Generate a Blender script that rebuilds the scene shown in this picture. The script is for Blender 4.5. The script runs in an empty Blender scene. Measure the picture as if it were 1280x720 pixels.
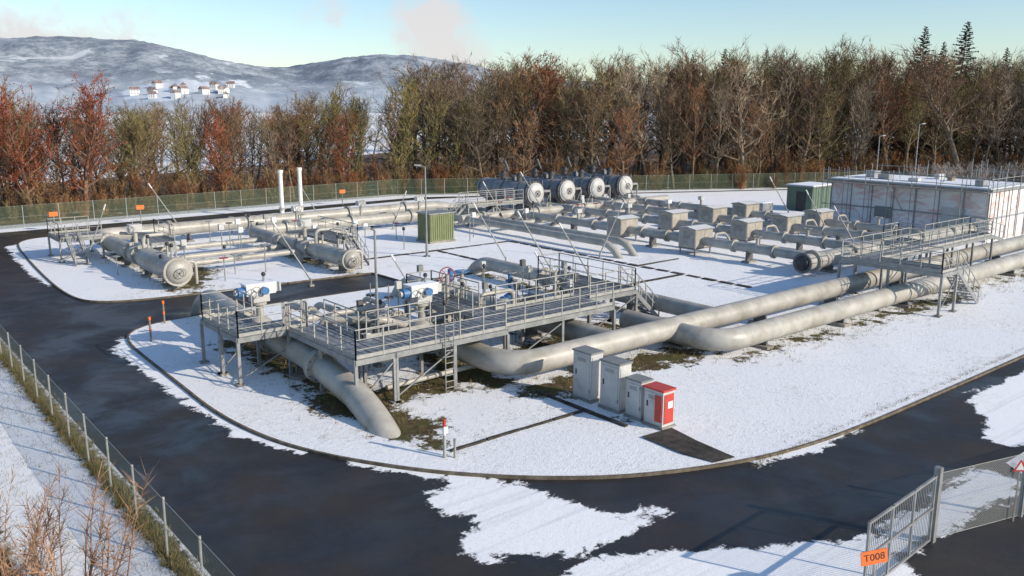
import bpy, math, random
import numpy as np
from mathutils import Vector, noise, geometry, Matrix
R=random.Random(7)
scene=bpy.context.scene
scene.view_settings.view_transform='Standard'; scene.view_settings.look='None'; scene.view_settings.exposure=0
COL=bpy.context.collection
# ---------------------------------------------------------------- materials
MATS={}
def newmat(name):
    m=bpy.data.materials.new(name); m.use_nodes=True; MATS[name]=m
    nt=m.node_tree; b=nt.nodes['Principled BSDF']
    return m,nt,b
def N(nt,t,**k):
    n=nt.nodes.new(t)
    for a,v in k.items(): setattr(n,a,v)
    return n
def L(nt,a,b): nt.links.new(a,b)
def mixc(nt,fac,a,b,blend='MIX'):
    n=nt.nodes.new('ShaderNodeMix'); n.data_type='RGBA'; n.blend_type=blend
    for sock,val in ((n.inputs[0],fac),(n.inputs[6],a),(n.inputs[7],b)):
        if hasattr(val,'is_linked'): nt.links.new(val,sock)
        else: sock.default_value=val if not isinstance(val,tuple) else (val+(1,))[:4]
    return n.outputs[2]
def math_(nt,op,a,b=0.0,c=None,clamp=False):
    n=nt.nodes.new('ShaderNodeMath'); n.operation=op; n.use_clamp=clamp
    for i,val in enumerate([a,b]+([c] if c is not None else [])):
        if hasattr(val,'is_linked'): nt.links.new(val,n.inputs[i])
        else: n.inputs[i].default_value=val
    return n.outputs[0]
def ramp(nt,fac,a,b):
    n=nt.nodes.new('ShaderNodeMapRange'); n.inputs[1].default_value=a; n.inputs[2].default_value=b
    nt.links.new(fac,n.inputs[0]); return n.outputs[0]
def nz(nt,vec,scale,detail=4,rough=.55,dist=0):
    n=N(nt,'ShaderNodeTexNoise'); n.inputs['Scale'].default_value=scale; n.inputs['Detail'].default_value=detail
    n.inputs['Roughness'].default_value=rough; n.inputs['Distortion'].default_value=dist
    nt.links.new(vec,n.inputs['Vector']); return n.outputs['Fac']
def pos(nt): return N(nt,'ShaderNodeNewGeometry').outputs['Position']
def bump(nt,b,h,strength=.3,dist=.05):
    n=N(nt,'ShaderNodeBump'); n.inputs['Strength'].default_value=strength; n.inputs['Distance'].default_value=dist
    L(nt,h,n.inputs['Height']); L(nt,n.outputs[0],b.inputs['Normal'])
def simple(name,col,rough=.5,metal=0.,var=.18,scale=2.5,dirt=None,bs=.1):
    m,nt,b=newmat(name); p=pos(nt)
    f=nz(nt,p,scale,5,.6); f2=nz(nt,p,scale*9,3,.6)
    dark=tuple(c*(1-var*2) for c in col); lite=tuple(min(1,c*(1+var)) for c in col)
    c=mixc(nt,ramp(nt,f,.3,.7),dark,lite)
    if dirt: c=mixc(nt,math_(nt,'MULTIPLY',ramp(nt,nz(nt,p,scale*.6,8,.7),.50,.70),.8),c,dirt)
    L(nt,c,b.inputs['Base Color']); b.inputs['Metallic'].default_value=metal
    L(nt,math_(nt,'ADD',math_(nt,'MULTIPLY',f2,.25),rough-.12),b.inputs['Roughness'])
    bump(nt,b,f2,bs,.01); return m
simple('pipe_paint',(.41,.395,.355),.42,0,.14,1.2,(.24,.215,.17))
simple('galv',(.29,.30,.30),.45,.3,.15,3)
simple('galv_dark',(.13,.135,.14),.5,.3,.15,3)
simple('rail_paint',(.34,.34,.32),.5,0,.12,4)
simple('grating',(.22,.235,.25),.6,.1,.22,5,(.55,.57,.6))
simple('steel_dark',(.05,.052,.055),.5,.4,.2,3)
simple('vessel_steel',(.27,.275,.285),.42,.1,.2,1.5,(.14,.14,.14))
simple('vessel_dark',(.09,.09,.095),.45,.1,.15,2)
simple('cab_grey',(.50,.505,.50),.5,0,.07,2,(.36,.34,.30))
simple('cab_dark',(.20,.21,.21),.5,0,.08,3)
simple('cab_red',(.50,.05,.035),.42,0,.08,3)
simple('white_paint',(.70,.70,.68),.45,0,.05,3)
simple('blue_paint',(.05,.17,.38),.45,0,.1,4)
simple('magenta_paint',(.35,.06,.09),.45,0,.1,4)
simple('orange_paint',(.80,.17,.03),.5,0,.05,4)
simple('yellow_paint',(.65,.45,.05),.5,0,.1,4)
simple('green_box',(.17,.20,.09),.55,0,.1,2)
simple('green_shed',(.10,.15,.11),.6,0,.12,2)
simple('concrete',(.30,.285,.26),.85,0,.2,2.5,(.16,.14,.11),.3)
simple('kerb_mat',(.16,.135,.10),.9,0,.3,3,(.06,.05,.035),.3)
simple('drain_mat',(.06,.052,.042),.9,0,.4,3,(.02,.018,.014),.3)
simple('housing',(.40,.37,.32),.5,.1,.12,1.5,(.25,.22,.18))
simple('wood_pole',(.25,.2,.15),.8,0,.2,4)
simple('roof_tile',(.24,.17,.15),.8,0,.2,.3,(.6,.62,.65))
simple('rubber_black',(.02,.02,.02),.6,0,.1,4)
simple('snowcap',(.86,.88,.92),.7,0,.04,3)
simple('post_grey',(.36,.37,.34),.6,0,.12,5)
m,nt,b=newmat('cladding'); p=pos(nt)
mp=N(nt,'ShaderNodeMapping'); mp.inputs['Scale'].default_value=(.5,.5,1.4); L(nt,p,mp.inputs[0])
c=mixc(nt,ramp(nt,nz(nt,mp.outputs[0],1.2,5,.6),.35,.7),(.66,.64,.64),(.80,.79,.78))
c=mixc(nt,math_(nt,'MULTIPLY',ramp(nt,nz(nt,mp.outputs[0],.8,5,.6,1.2),.50,.60),.6),c,(.60,.33,.30))
L(nt,c,b.inputs['Base Color']); b.inputs['Roughness'].default_value=.55; bump(nt,b,nz(nt,p,1.5,3),.5,.1)

def snow_base(nt,p,speck=.5):
    f=nz(nt,p,.25,5,.6); g=nz(nt,p,5,7,.78); h=nz(nt,p,24,4,.75)
    c=mixc(nt,ramp(nt,f,.3,.7),(.90,.92,.96),(.95,.96,.97))
    q=math_(nt,'ADD',math_(nt,'MULTIPLY',h,.5),math_(nt,'MULTIPLY',g,.5)); q=math_(nt,'ADD',q,math_(nt,'MULTIPLY',math_(nt,'SUBTRACT',f,.5),.26))
    c=mixc(nt,math_(nt,'MULTIPLY',ramp(nt,q,.555,.64),speck),c,(.26,.23,.15))
    hh=math_(nt,'ADD',g,math_(nt,'MULTIPLY',h,.6))
    return c,hh
def soil_base(nt,p):
    g=nz(nt,p,4,7,.75); k=nz(nt,p,.8,4,.6)
    c=mixc(nt,ramp(nt,g,.35,.65),(.03,.023,.012),(.16,.115,.055))
    c=mixc(nt,math_(nt,'MULTIPLY',ramp(nt,k,.45,.6),.7),c,(.075,.085,.022))
    return c
m,nt,b=newmat('lawn_mat'); p=pos(nt)
at=N(nt,'ShaderNodeAttribute',attribute_name='soil').outputs['Fac']
c,hh=snow_base(nt,p,.8)
n1=nz(nt,p,1.1,8,.72); n2=nz(nt,p,.3,3,.5)
d=math_(nt,'ADD',at,math_(nt,'MULTIPLY',math_(nt,'SUBTRACT',n1,.5),5.2))
d=math_(nt,'ADD',d,math_(nt,'MULTIPLY',math_(nt,'SUBTRACT',n2,.5),2.2))
d=math_(nt,'ADD',d,math_(nt,'MULTIPLY',math_(nt,'SUBTRACT',nz(nt,p,9,5,.75),.5),1.8))
f=ramp(nt,d,.14,-.14)
c=mixc(nt,f,c,soil_base(nt,p))
L(nt,c,b.inputs['Base Color']); b.inputs['Roughness'].default_value=.85; b.inputs['Specular IOR Level'].default_value=.25
bump(nt,b,math_(nt,'SUBTRACT',hh,math_(nt,'MULTIPLY',f,.8)),.7,.07)
m,nt,b=newmat('asphalt'); p=pos(nt)
at=N(nt,'ShaderNodeAttribute',attribute_name='snow').outputs['Fac']
c,hh=snow_base(nt,p,.3)
mp=N(nt,'ShaderNodeMapping'); mp.inputs['Scale'].default_value=(.12,2.6,1); mp.inputs['Rotation'].default_value=(0,0,.12); L(nt,p,mp.inputs[0])
trk=nz(nt,mp.outputs[0],1.2,4,.6)
n1=nz(nt,p,.9,9,.68,.6)
d=math_(nt,'ADD',at,math_(nt,'MULTIPLY',math_(nt,'SUBTRACT',n1,.5),3.2))
d=math_(nt,'ADD',d,math_(nt,'MULTIPLY',math_(nt,'SUBTRACT',nz(nt,p,9,5,.75),.5),.9))
d=math_(nt,'ADD',d,math_(nt,'MULTIPLY',math_(nt,'SUBTRACT',trk,.5),1.2))
f=ramp(nt,d,.10,-.10)
c=mixc(nt,math_(nt,'MULTIPLY',ramp(nt,trk,.52,.66),.35),c,(.50,.52,.57))
a=mixc(nt,nz(nt,p,70,3,.8),(.008,.008,.010),(.030,.029,.030))
a=mixc(nt,math_(nt,'MULTIPLY',ramp(nt,nz(nt,p,.35,5,.6,.5),.42,.62),.55),a,(.045,.034,.026))
a=mixc(nt,math_(nt,'MULTIPLY',ramp(nt,nz(nt,p,35,2,.5),.70,.74),.4),a,(.4,.4,.4))
c=mixc(nt,f,a,c); L(nt,c,b.inputs['Base Color'])
wet=ramp(nt,nz(nt,p,.3,5,.65,.4),.40,.60)
r=math_(nt,'ADD',math_(nt,'MULTIPLY',wet,.35),.32)
rr=math_(nt,'MAXIMUM',r,math_(nt,'MULTIPLY',f,.85)); L(nt,rr,b.inputs['Roughness'])
bump(nt,b,math_(nt,'ADD',math_(nt,'MULTIPLY',nz(nt,p,60,2),.15),math_(nt,'MULTIPLY',f,math_(nt,'ADD',hh,.3))),.5,.04)
m,nt,b=newmat('ground_mat'); p=pos(nt)
c,hh=snow_base(nt,p,.8)
sx=N(nt,'ShaderNodeSeparateXYZ'); L(nt,p,sx.inputs[0]); X=sx.outputs[0]; Y=sx.outputs[1]
n1=nz(nt,p,2.2,8,.72)
def band(cx,hw): return math_(nt,'SUBTRACT',math_(nt,'ABSOLUTE',math_(nt,'SUBTRACT',X,cx)),hw)
dd=math_(nt,'MINIMUM',band(5.85,.3),math_(nt,'MINIMUM',band(2.4,.3),band(1.2,.45)))
dd=math_(nt,'MINIMUM',dd,band(-.3,.5))
dd=math_(nt,'ADD',dd,math_(nt,'MULTIPLY',math_(nt,'SUBTRACT',n1,.5),1.6))
f=ramp(nt,dd,.08,-.08)
g=mixc(nt,nz(nt,p,7,5,.8),(.03,.035,.012),(.15,.14,.05))
c=mixc(nt,f,c,g); L(nt,c,b.inputs['Base Color']); b.inputs['Roughness'].default_value=.85; b.inputs['Specular IOR Level'].default_value=.25
bump(nt,b,hh,.7,.07)
m,nt,b=newmat('litter'); p=pos(nt)
c=mixc(nt,ramp(nt,nz(nt,p,1.5,6,.75),.35,.65),(.05,.028,.015),(.19,.11,.06))
c=mixc(nt,ramp(nt,nz(nt,p,.5,5,.7),.58,.64),c,(.6,.62,.66)); L(nt,c,b.inputs['Base Color']); b.inputs['Roughness'].default_value=.9
m,nt,b=newmat('bark'); p=pos(nt)
oi=N(nt,'ShaderNodeObjectInfo')
c=mixc(nt,ramp(nt,nz(nt,p,3,2,.6),.3,.7),(.06,.05,.038),(.27,.22,.165))
c=mixc(nt,.3,c,oi.outputs['Color']); L(nt,c,b.inputs['Base Color']); b.inputs['Roughness'].default_value=.9; b.inputs['Specular IOR Level'].default_value=.1
m,nt,b=newmat('twig'); p=pos(nt)
oi=N(nt,'ShaderNodeObjectInfo')
c=mixc(nt,ramp(nt,nz(nt,p,.6,2,.65),.3,.7),(.40,.38,.38),(1.45,1.38,1.28))
c=mixc(nt,1.0,oi.outputs['Color'],c,'MULTIPLY'); L(nt,c,b.inputs['Base Color']); b.inputs['Roughness'].default_value=.8
b.inputs['Specular IOR Level'].default_value=.05
m,nt,b=newmat('ivy'); p=pos(nt)
c=mixc(nt,ramp(nt,nz(nt,p,1.6,2,.6),.35,.65),(.03,.038,.012),(.14,.135,.04)); L(nt,c,b.inputs['Base Color']); b.inputs['Roughness'].default_value=.7
m,nt,b=newmat('needles'); p=pos(nt)
c=mixc(nt,ramp(nt,nz(nt,p,1.2,3,.6),.35,.65),(.012,.020,.012),(.04,.055,.028)); L(nt,c,b.inputs['Base Color']); b.inputs['Roughness'].default_value=.8
m,nt,b=newmat('grass_blade'); p=pos(nt)
c=mixc(nt,ramp(nt,nz(nt,p,5,3,.7),.35,.65),(.09,.10,.025),(.32,.23,.10)); L(nt,c,b.inputs['Base Color']); b.inputs['Roughness'].default_value=.8
m,nt,b=newmat('hill_mat'); p=pos(nt)
sx=N(nt,'ShaderNodeSeparateXYZ'); L(nt,p,sx.inputs[0])
f=nz(nt,p,.0045,6,.7,.8); f3=nz(nt,p,.022,5,.75); f4=nz(nt,p,.11,3,.8)
q=math_(nt,'ADD',math_(nt,'MULTIPLY',f,.35),math_(nt,'ADD',math_(nt,'MULTIPLY',f3,.40),math_(nt,'MULTIPLY',f4,.25)))
c=mixc(nt,ramp(nt,q,.45,.56),(.075,.095,.125),(.40,.42,.445))
c=mixc(nt,math_(nt,'MULTIPLY',ramp(nt,f,.57,.60),.75),c,(.66,.69,.72))
sn=N(nt,'ShaderNodeAttribute',attribute_name='field').outputs['Fac']
c=mixc(nt,ramp(nt,math_(nt,'ADD',sn,math_(nt,'MULTIPLY',math_(nt,'SUBTRACT',nz(nt,p,.008,5,.6),.5),1.6)),.45,.55),c,(.85,.87,.9))
c=mixc(nt,.30,c,(.42,.50,.60))  # distance haze painted into the hill colour as an even bluish tint
mist_tint=ramp(nt,math_(nt,'ADD',sx.outputs[2],math_(nt,'MULTIPLY',nz(nt,p,.003,4,.6),60)),105,40)
c=mixc(nt,math_(nt,'MULTIPLY',mist_tint,.62),c,(.55,.63,.72))  # valley mist painted into the base colour, paler toward low ground
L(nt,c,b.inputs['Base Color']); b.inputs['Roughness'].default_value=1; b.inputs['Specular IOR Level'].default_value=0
def mesh_mat(name,col,cell,wire):
    m,nt,b=newmat(name)
    uv=N(nt,'ShaderNodeUVMap'); sx=N(nt,'ShaderNodeSeparateXYZ'); L(nt,uv.outputs[0],sx.inputs[0])
    s=math_(nt,'ADD',sx.outputs[0],sx.outputs[1]); d=math_(nt,'SUBTRACT',sx.outputs[0],sx.outputs[1])
    def w(v): return math_(nt,'LESS_THAN',math_(nt,'FRACT',math_(nt,'DIVIDE',v,cell)),wire/cell)
    fac=math_(nt,'MAXIMUM',w(s),w(d))
    b.inputs['Base Color'].default_value=col+(1,); b.inputs['Roughness'].default_value=.5
    tr=N(nt,'ShaderNodeBsdfTransparent'); mx=N(nt,'ShaderNodeMixShader'); out=nt.nodes['Material Output']
    L(nt,fac,mx.inputs[0]); L(nt,tr.outputs[0],mx.inputs[1]); L(nt,b.outputs[0],mx.inputs[2]); L(nt,mx.outputs[0],out.inputs[0])
mesh_mat('chainlink_green',(.075,.11,.06),.07,.014)
mesh_mat('chainlink_grey',(.25,.26,.26),.06,.011)
# ---------------------------------------------------------------- mesh builder
class MB:
    def __init__(s): s.v=[];s.f=[];s.m=[];s.sm=[];s.mats=[]
    def mi(s,mat):
        if mat not in s.mats: s.mats.append(mat)
        return s.mats.index(mat)
    def add(s,vs,fs,mat,smooth=False):
        o=len(s.v); s.v+= [tuple(v) for v in vs]; k=s.mi(mat)
        for f in fs: s.f.append(tuple(i+o for i in f)); s.m.append(k); s.sm.append(smooth)
    def box(s,cx,cy,z0,sx,sy,sz,mat,rot=0.):
        c,sn=math.cos(rot),math.sin(rot); vs=[]
        for z in (z0,z0+sz):
            for dx,dy in((-1,-1),(1,-1),(1,1),(-1,1)):
                x=dx*sx/2;y=dy*sy/2; vs.append((cx+x*c-y*sn,cy+x*sn+y*c,z))
        s.add(vs,[(3,2,1,0),(4,5,6,7),(0,1,5,4),(1,2,6,5),(2,3,7,6),(3,0,4,7)],mat)
    def beam(s,p0,p1,w,h,mat):
        p0=Vector(p0);p1=Vector(p1);d=(p1-p0).normalized()
        up=Vector((0,0,1)) if abs(d.z)<.95 else Vector((1,0,0))
        a=d.cross(up).normalized()*w/2; b=a.cross(d).normalized()*h/2
        vs=[p+ i*a+j*b for p in(p0,p1) for i,j in((-1,-1),(1,-1),(1,1),(-1,1))]
        s.add(vs,[(0,1,2,3),(7,6,5,4),(0,4,5,1),(1,5,6,2),(2,6,7,3),(3,7,4,0)],mat)
    def cyl(s,p0,p1,r0,mat,r1=None,n=12,cap=True,smooth=True):
        r1=r0 if r1 is None else r1
        p0=Vector(p0);p1=Vector(p1);d=(p1-p0).normalized()
        up=Vector((0,0,1)) if abs(d.z)<.95 else Vector((1,0,0))
        a=d.cross(up).normalized(); b=a.cross(d).normalized()
        vs=[];
        for p,r in((p0,r0),(p1,r1)):
            for i in range(n):
                t=2*math.pi*i/n; vs.append(p+a*(r*math.cos(t))+b*(r*math.sin(t)))
        s.add(vs,[(i,(i+1)%n,n+(i+1)%n,n+i) for i in range(n)],mat,smooth)
        if cap: s.add(vs,[tuple(range(n-1,-1,-1)),tuple(range(n,2*n))],mat,False)
    def tube(s,pts,r,mat,bend=1.0,n=20,caps=True):
        pts=[Vector(p) for p in pts]; path=[pts[0]]
        for i in range(1,len(pts)-1):
            a,b,c=pts[i-1],pts[i],pts[i+1]
            la=min(bend,(b-a).length*.49); lc=min(bend,(c-b).length*.49)
            p=b+(a-b).normalized()*la; q=b+(c-b).normalized()*lc
            for k in range(9):
                t=k/8; w0,w1,w2=(1-t)**2,2*t*(1-t)*.75,t*t; ww=w0+w1+w2
                path.append((p*w0+b*w1+q*w2)/ww)
        path.append(pts[-1])
        cl=[path[0]]
        for p in path[1:]:
            if (p-cl[-1]).length>1e-4: cl.append(p)
        path=cl; vs=[]; d=(path[1]-path[0]).normalized()
        up=Vector((0,0,1)) if abs(d.z)<.95 else Vector((1,0,0)); a=d.cross(up).normalized()
        for i,p in enumerate(path):
            if i==0: t=path[1]-path[0]
            elif i==len(path)-1: t=path[i]-path[i-1]
            else: t=(path[i+1]-p).normalized()+(p-path[i-1]).normalized()
            t.normalize(); a=(a-t*a.dot(t)).normalized(); b=t.cross(a)
            for k in range(n):
                q=2*math.pi*k/n; vs.append(p+a*(r*math.cos(q))+b*(r*math.sin(q)))
        m=len(path)
        s.add(vs,[(j*n+k,j*n+(k+1)%n,(j+1)*n+(k+1)%n,(j+1)*n+k) for j in range(m-1) for k in range(n)],mat,True)
        if caps: s.add(vs,[tuple(range(n-1,-1,-1)),tuple(range((m-1)*n,m*n))],mat)
    def ball(s,c,rx,ry,rz,mat,n=14,m=8,z0=-1.):
        vs=[];c=Vector(c)
        for j in range(m+1):
            ph=-math.pi/2+math.pi*j/m
            for i in range(n):
                t=2*math.pi*i/n; vs.append((c.x+rx*math.cos(ph)*math.cos(t),c.y+ry*math.cos(ph)*math.sin(t),c.z+rz*max(z0,math.sin(ph))))
        s.add(vs,[(j*n+i,j*n+(i+1)%n,(j+1)*n+(i+1)%n,(j+1)*n+i) for j in range(m) for i in range(n)],mat,True)
    def wheel(s,c,ax,Rr,r,mat,n=18):
        c=Vector(c);d=Vector(ax).normalized(); up=Vector((0,0,1)) if abs(d.z)<.9 else Vector((1,0,0))
        a=d.cross(up).normalized(); b=d.cross(a); k=6; vs=[]
        for i in range(n):
            t=2*math.pi*i/n; o=a*math.cos(t)+b*math.sin(t)
            for j in range(k):
                q=2*math.pi*j/k; vs.append(c+o*(Rr+r*math.cos(q))+d*(r*math.sin(q)))
        s.add(vs,[(i*k+j,i*k+(j+1)%k,((i+1)%n)*k+(j+1)%k,((i+1)%n)*k+j) for i in range(n) for j in range(k)],mat,True)
        for i in range(4):
            t=math.pi/4+i*math.pi/2; o=a*math.cos(t)+b*math.sin(t); s.cyl(c,c+o*Rr,r*.7,mat,n=6)
    def flange(s,p,ax,r,mat='pipe_paint',th=.11,bolts=True):
        p=Vector(p);d=Vector(ax).normalized()
        s.cyl(p-d*(th+.012),p-d*.012,r*1.36,mat,n=22); s.cyl(p+d*.012,p+d*(th+.012),r*1.36,mat,n=22)
        up=Vector((0,0,1)) if abs(d.z)<.9 else Vector((1,0,0)); a=d.cross(up).normalized(); b=d.cross(a)
        if bolts:
            for i in range(12):
                t=2*math.pi*i/12; o=p+(a*math.cos(t)+b*math.sin(t))*r*1.2; s.cyl(o-d*(th+.07),o+d*(th+.07),.028,'galv_dark',n=5)
    def rail(s,pts,z,h=1.1,step=1.1,mat='rail_paint',toe=True):
        for (x0,y0),(x1,y1) in zip(pts[:-1],pts[1:]):
            l=math.hypot(x1-x0,y1-y0); k=max(1,round(l/step))
            for i in range(k+1):
                x=x0+(x1-x0)*i/k;y=y0+(y1-y0)*i/k; s.beam((x,y,z-.1),(x,y,z+h),.045,.045,mat)
            for hh,w in((h,.055),(h*.66,.035),(h*.33,.035)): s.cyl((x0,y0,z+hh),(x1,y1,z+hh),w*.5,mat,n=6)
            if toe: s.beam((x0,y0,z+.09),(x1,y1,z+.09),.012,.14,mat)
    def deck(s,x0,y0,x1,y1,z,legs=True,beamh=.2):
        s.box((x0+x1)/2,(y0+y1)/2,z-.04,x1-x0-.1,y1-y0-.1,.04,'grating')
        for a,b in(((x0,y0),(x1,y0)),((x1,y0),(x1,y1)),((x1,y1),(x0,y1)),((x0,y1),(x0,y0))):
            s.beam((a[0],a[1],z-beamh/2),(b[0],b[1],z-beamh/2),.08,beamh,'galv')
        k=int((x1-x0)/1.2)
        for i in range(1,k+1):
            x=x0+(x1-x0)*i/(k+1); s.beam((x,y0,z-.14),(x,y1,z-.14),.06,.12,'galv_dark')
        if (x1-x0)<9:
            q=int((x1-x0)/.3)
            for i in range(1,q):
                x=x0+(x1-x0)*i/q; s.box(x,(y0+y1)/2,z+.003,.025,y1-y0-.12,.012,'galv_dark')
        if legs:
            nx=max(1,round((x1-x0)/3));ny=max(1,round((y1-y0)/3))
            for i in range(nx+1):
                for j in range(ny+1):
                    if 0<i<nx and 0<j<ny: continue
                    x=x0+(x1-x0)*i/nx;y=y0+(y1-y0)*j/ny
                    s.beam((x,y,0),(x,y,z-beamh),.12,.12,'galv'); s.box(x,y,0.0,.35,.35,.14,'concrete')
            s.beam((x0,y0,.3),(x0+(x1-x0)/nx,y0,z-.3),.05,.05,'galv'); 
    def stairs(s,top,bot,w,mat='galv'):
        t=Vector(top);b=Vector(bot);d=(b-t);hd=Vector((d.x,d.y,0)).normalized();sd=Vector((-hd.y,hd.x,0))*w/2
        for q in(-1,1):
            s.beam(t+sd*q,b+sd*q,.05,.22,mat)
            n=4
            for i in range(n+1):
                p=t+d*(i/n)+sd*q; s.beam(p,p+Vector((0,0,1.0)),.045,.045,'rail_paint')
            for hh in(1.0,.55): s.cyl(t+sd*q+Vector((0,0,hh)),b+sd*q+Vector((0,0,hh)),.03,'rail_paint',n=6)
        n=max(3,int(abs(d.z)/.2))
        for i in range(1,n):
            p=t+d*(i/n); a=p-sd*.93;c=p+sd*.93; s.beam(a,c,.25,.035,'grating')
    def obj(s,name,parent=None,bevel=0):
        me=bpy.data.meshes.new(name); me.from_pydata(s.v,[],s.f)
        for k in s.mats: me.materials.append(MATS[k])
        me.polygons.foreach_set('material_index',s.m); me.polygons.foreach_set('use_smooth',s.sm); me.update()
        o=bpy.data.objects.new(name,me); COL.objects.link(o)
        if parent: o.parent=parent
        if bevel:
            md=o.modifiers.new('b','BEVEL'); md.width=bevel; md.segments=2; md.limit_method='ANGLE'
        return o
# ---------------------------------------------------------------- ground sheets
def sd_poly(P,poly):
    poly=np.array(poly,float); d=np.full(len(P),1e9); ins=np.zeros(len(P),bool); n=len(poly)
    for i in range(n):
        a=poly[i];b=poly[(i+1)%n];ab=b-a; t=np.clip(((P-a)@ab)/max(1e-9,ab@ab),0,1)
        d=np.minimum(d,np.hypot(*(P-a-t[:,None]*ab).T))
        c=(a[1]>P[:,1])!=(b[1]>P[:,1])
        xx=a[0]+(P[:,1]-a[1])*(b[0]-a[0])/(b[1]-a[1]+1e-12); ins^=c&(P[:,0]<xx)
    return np.where(ins,-d,d)
def sd_seg(P,x0,y0,x1,y1,hw):
    a=np.array((x0,y0));ab=np.array((x1-x0,y1-y0)); t=np.clip(((P-a)@ab)/max(1e-9,ab@ab),0,1)
    return np.hypot(*(P-a-t[:,None]*ab).T)-hw
def chaikin(p,k=2):
    for _ in range(k):
        q=[]
        for i in range(len(p)):
            a=p[i];b=p[(i+1)%len(p)]
            q+=[(a[0]*.75+b[0]*.25,a[1]*.75+b[1]*.25),(a[0]*.25+b[0]*.75,a[1]*.25+b[1]*.75)]
        p=q
    return p
def densify(p,s):
    q=[]
    for i in range(len(p)):
        a=p[i];b=p[(i+1)%len(p)];l=math.hypot(b[0]-a[0],b[1]-a[1]);k=max(1,int(l/s))
        q+=[(a[0]+(b[0]-a[0])*j/k,a[1]+(b[1]-a[1])*j/k) for j in range(k)]
    return q
def sheet(name,poly,step,mat,attrs,zf):
    b=densify(poly,step); nb=len(b); xs=[p[0] for p in b];ys=[p[1] for p in b]
    gx,gy=np.meshgrid(np.arange(min(xs),max(xs),step),np.arange(min(ys),max(ys),step))
    P=np.stack([gx.ravel(),gy.ravel()],1); rs=np.random.RandomState(3); P=P+rs.uniform(-.08,.08,P.shape)*step
    far=(P[:,0]>66); keep=(~far)|(rs.rand(len(P))<.25); P=P[keep]
    P=P[sd_poly(P,b)<-step*.45]
    vs=[Vector(p) for p in b]+[Vector((float(p[0]),float(p[1]))) for p in P]
    ov,oe,of,*_=geometry.delaunay_2d_cdt(vs,[(i,(i+1)%nb) for i in range(nb)],[],1,1e-5)
    A=np.array([(v.x,v.y) for v in ov]); Z=zf(A)
    me=bpy.data.meshes.new(name); me.from_pydata([(x,y,z) for (x,y),z in zip(A.tolist(),Z.tolist())],[],[tuple(f) for f in of])
    for k,fn in attrs.items():
        a=me.attributes.new(k,'FLOAT','POINT'); a.data.foreach_set('value',fn(A).astype(np.float32))
    me.materials.append(MATS[mat]); me.polygons.foreach_set('use_smooth',[True]*len(me.polygons)); me.update()
    if len(me.polygons) and me.polygons[0].normal.z<0: me.flip_normals()
    o=bpy.data.objects.new(name,me); COL.objects.link(o); return o
lawn_pts=[(10.55,38),(10.5,34),(10.4,31),(10.5,28.5),(10.9,26),(11.6,24),(12.5,22.3),(13.6,20.6),(14.9,19.1),(16.3,17.8),(17.9,16.65),(19.8,15.75),(21.6,15.1),(23.6,14.65),(26.6,14.35),(32,14.3),(60,14.3),(128,14.3),(128,50),(108,60),(76,76),(58,85.5),(46,84.5),(34.6,83.3),(15,80.6),(13,79.6),(12.2,77),(11.5,68),(11,59),(11,54),(11.6,51.9),(13.5,50.7),(19.4,50.1),(28.1,49.5),(28.3,49.3),(28.3,45.1),(28.1,44.9),(18,45),(13,44.8),(11.4,43.8),(10.7,42)]
lawn_b=chaikin(lawn_pts,2)
XP=[50.8,57,62.4,67.2]
soils=[(15,24.0,15,38,1.6),(14.5,27.4,21,27.6,1.6),(21,28,30,29.5,1.6),(20.3,26,20.3,38,1.3),(21,24.2,33,24.2,1.4),(33,24.0,70,23.8,.9),(31,21.9,70,21.7,.9),
 (26,26,26,40,.9),(33.5,26,33.5,44,.8),(17,50.5,17,68,.9),(17,52,20,58,1.3),(27,50,27,60,.9),(20,68.5,48,68.5,.7),(44,26.5,70,28,.9),(28,45,34,37,.1),(22,33,30,33,.8),(21.5,20,23,23.5,.4),(11.5,55,11.5,75,-.5),(56,66,70,66,.9),(14,41,20,43.5,.1),(60,16,80,17,-.4),(22,16.5,40,15.5,-.7),(12,36,12,28,-.6),(15,22,15,25,.6)]
soils+=[(x,30,x,62,.1) for x in XP]
def f_soil(A):
    d=np.full(len(A),1e9)
    for s in soils: d=np.minimum(d,sd_seg(A,*s))
    return np.clip(d+.6,-9,2.1)
def z_lawn(A):
    d=-sd_poly(A,lawn_b); w=np.clip(d/1.5,0,1)
    z=np.array([noise.noise(Vector((x*.35,y*.35,0)))*.05+noise.noise(Vector((x*1.3,y*1.3,5)))*.02 for x,y in A.tolist()])
    return .075+z*w*.7
sheet('lawn',lawn_b,.55,'lawn_mat',{'soil':f_soil},z_lawn)
k=MB()
for x0,y0,x1,y1,w in [(43.7,30.6,43.7,54,.34),(30,54,43.7,54,.26),(36.5,36,43.6,36,.3),(36.5,36.2,36.5,53.8,.2),(20.9,19.4,20.9,24.2,.16),(14.9,21.5,20.8,21.5,.12),(30,45,36.3,45,.2),(43.9,40,48,40,.16)]:
    n=max(2,int(math.hypot(x1-x0,y1-y0)/1.3))
    for i in range(n):
        a=i/n+.006;c=(i+1)/n-.006; j=R.uniform(-.02,.02)
        k.beam((x0+(x1-x0)*a,y0+(y1-y0)*a,.07+j*.5),(x0+(x1-x0)*c,y0+(y1-y0)*c,.07+j*.5),w,.12,'drain_mat')
k.obj('drain_channel')
k=MB(); sp=[(20.55,18.4),(21.95,18.3),(21.7,17),(21.55,15.35),(20.75,15.5),(20.5,16.6)]
k.add([(x,y,.125) for x,y in sp],[tuple(range(len(sp)-1,-1,-1))],'drain_mat'); k.obj('gravel_path')
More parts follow.
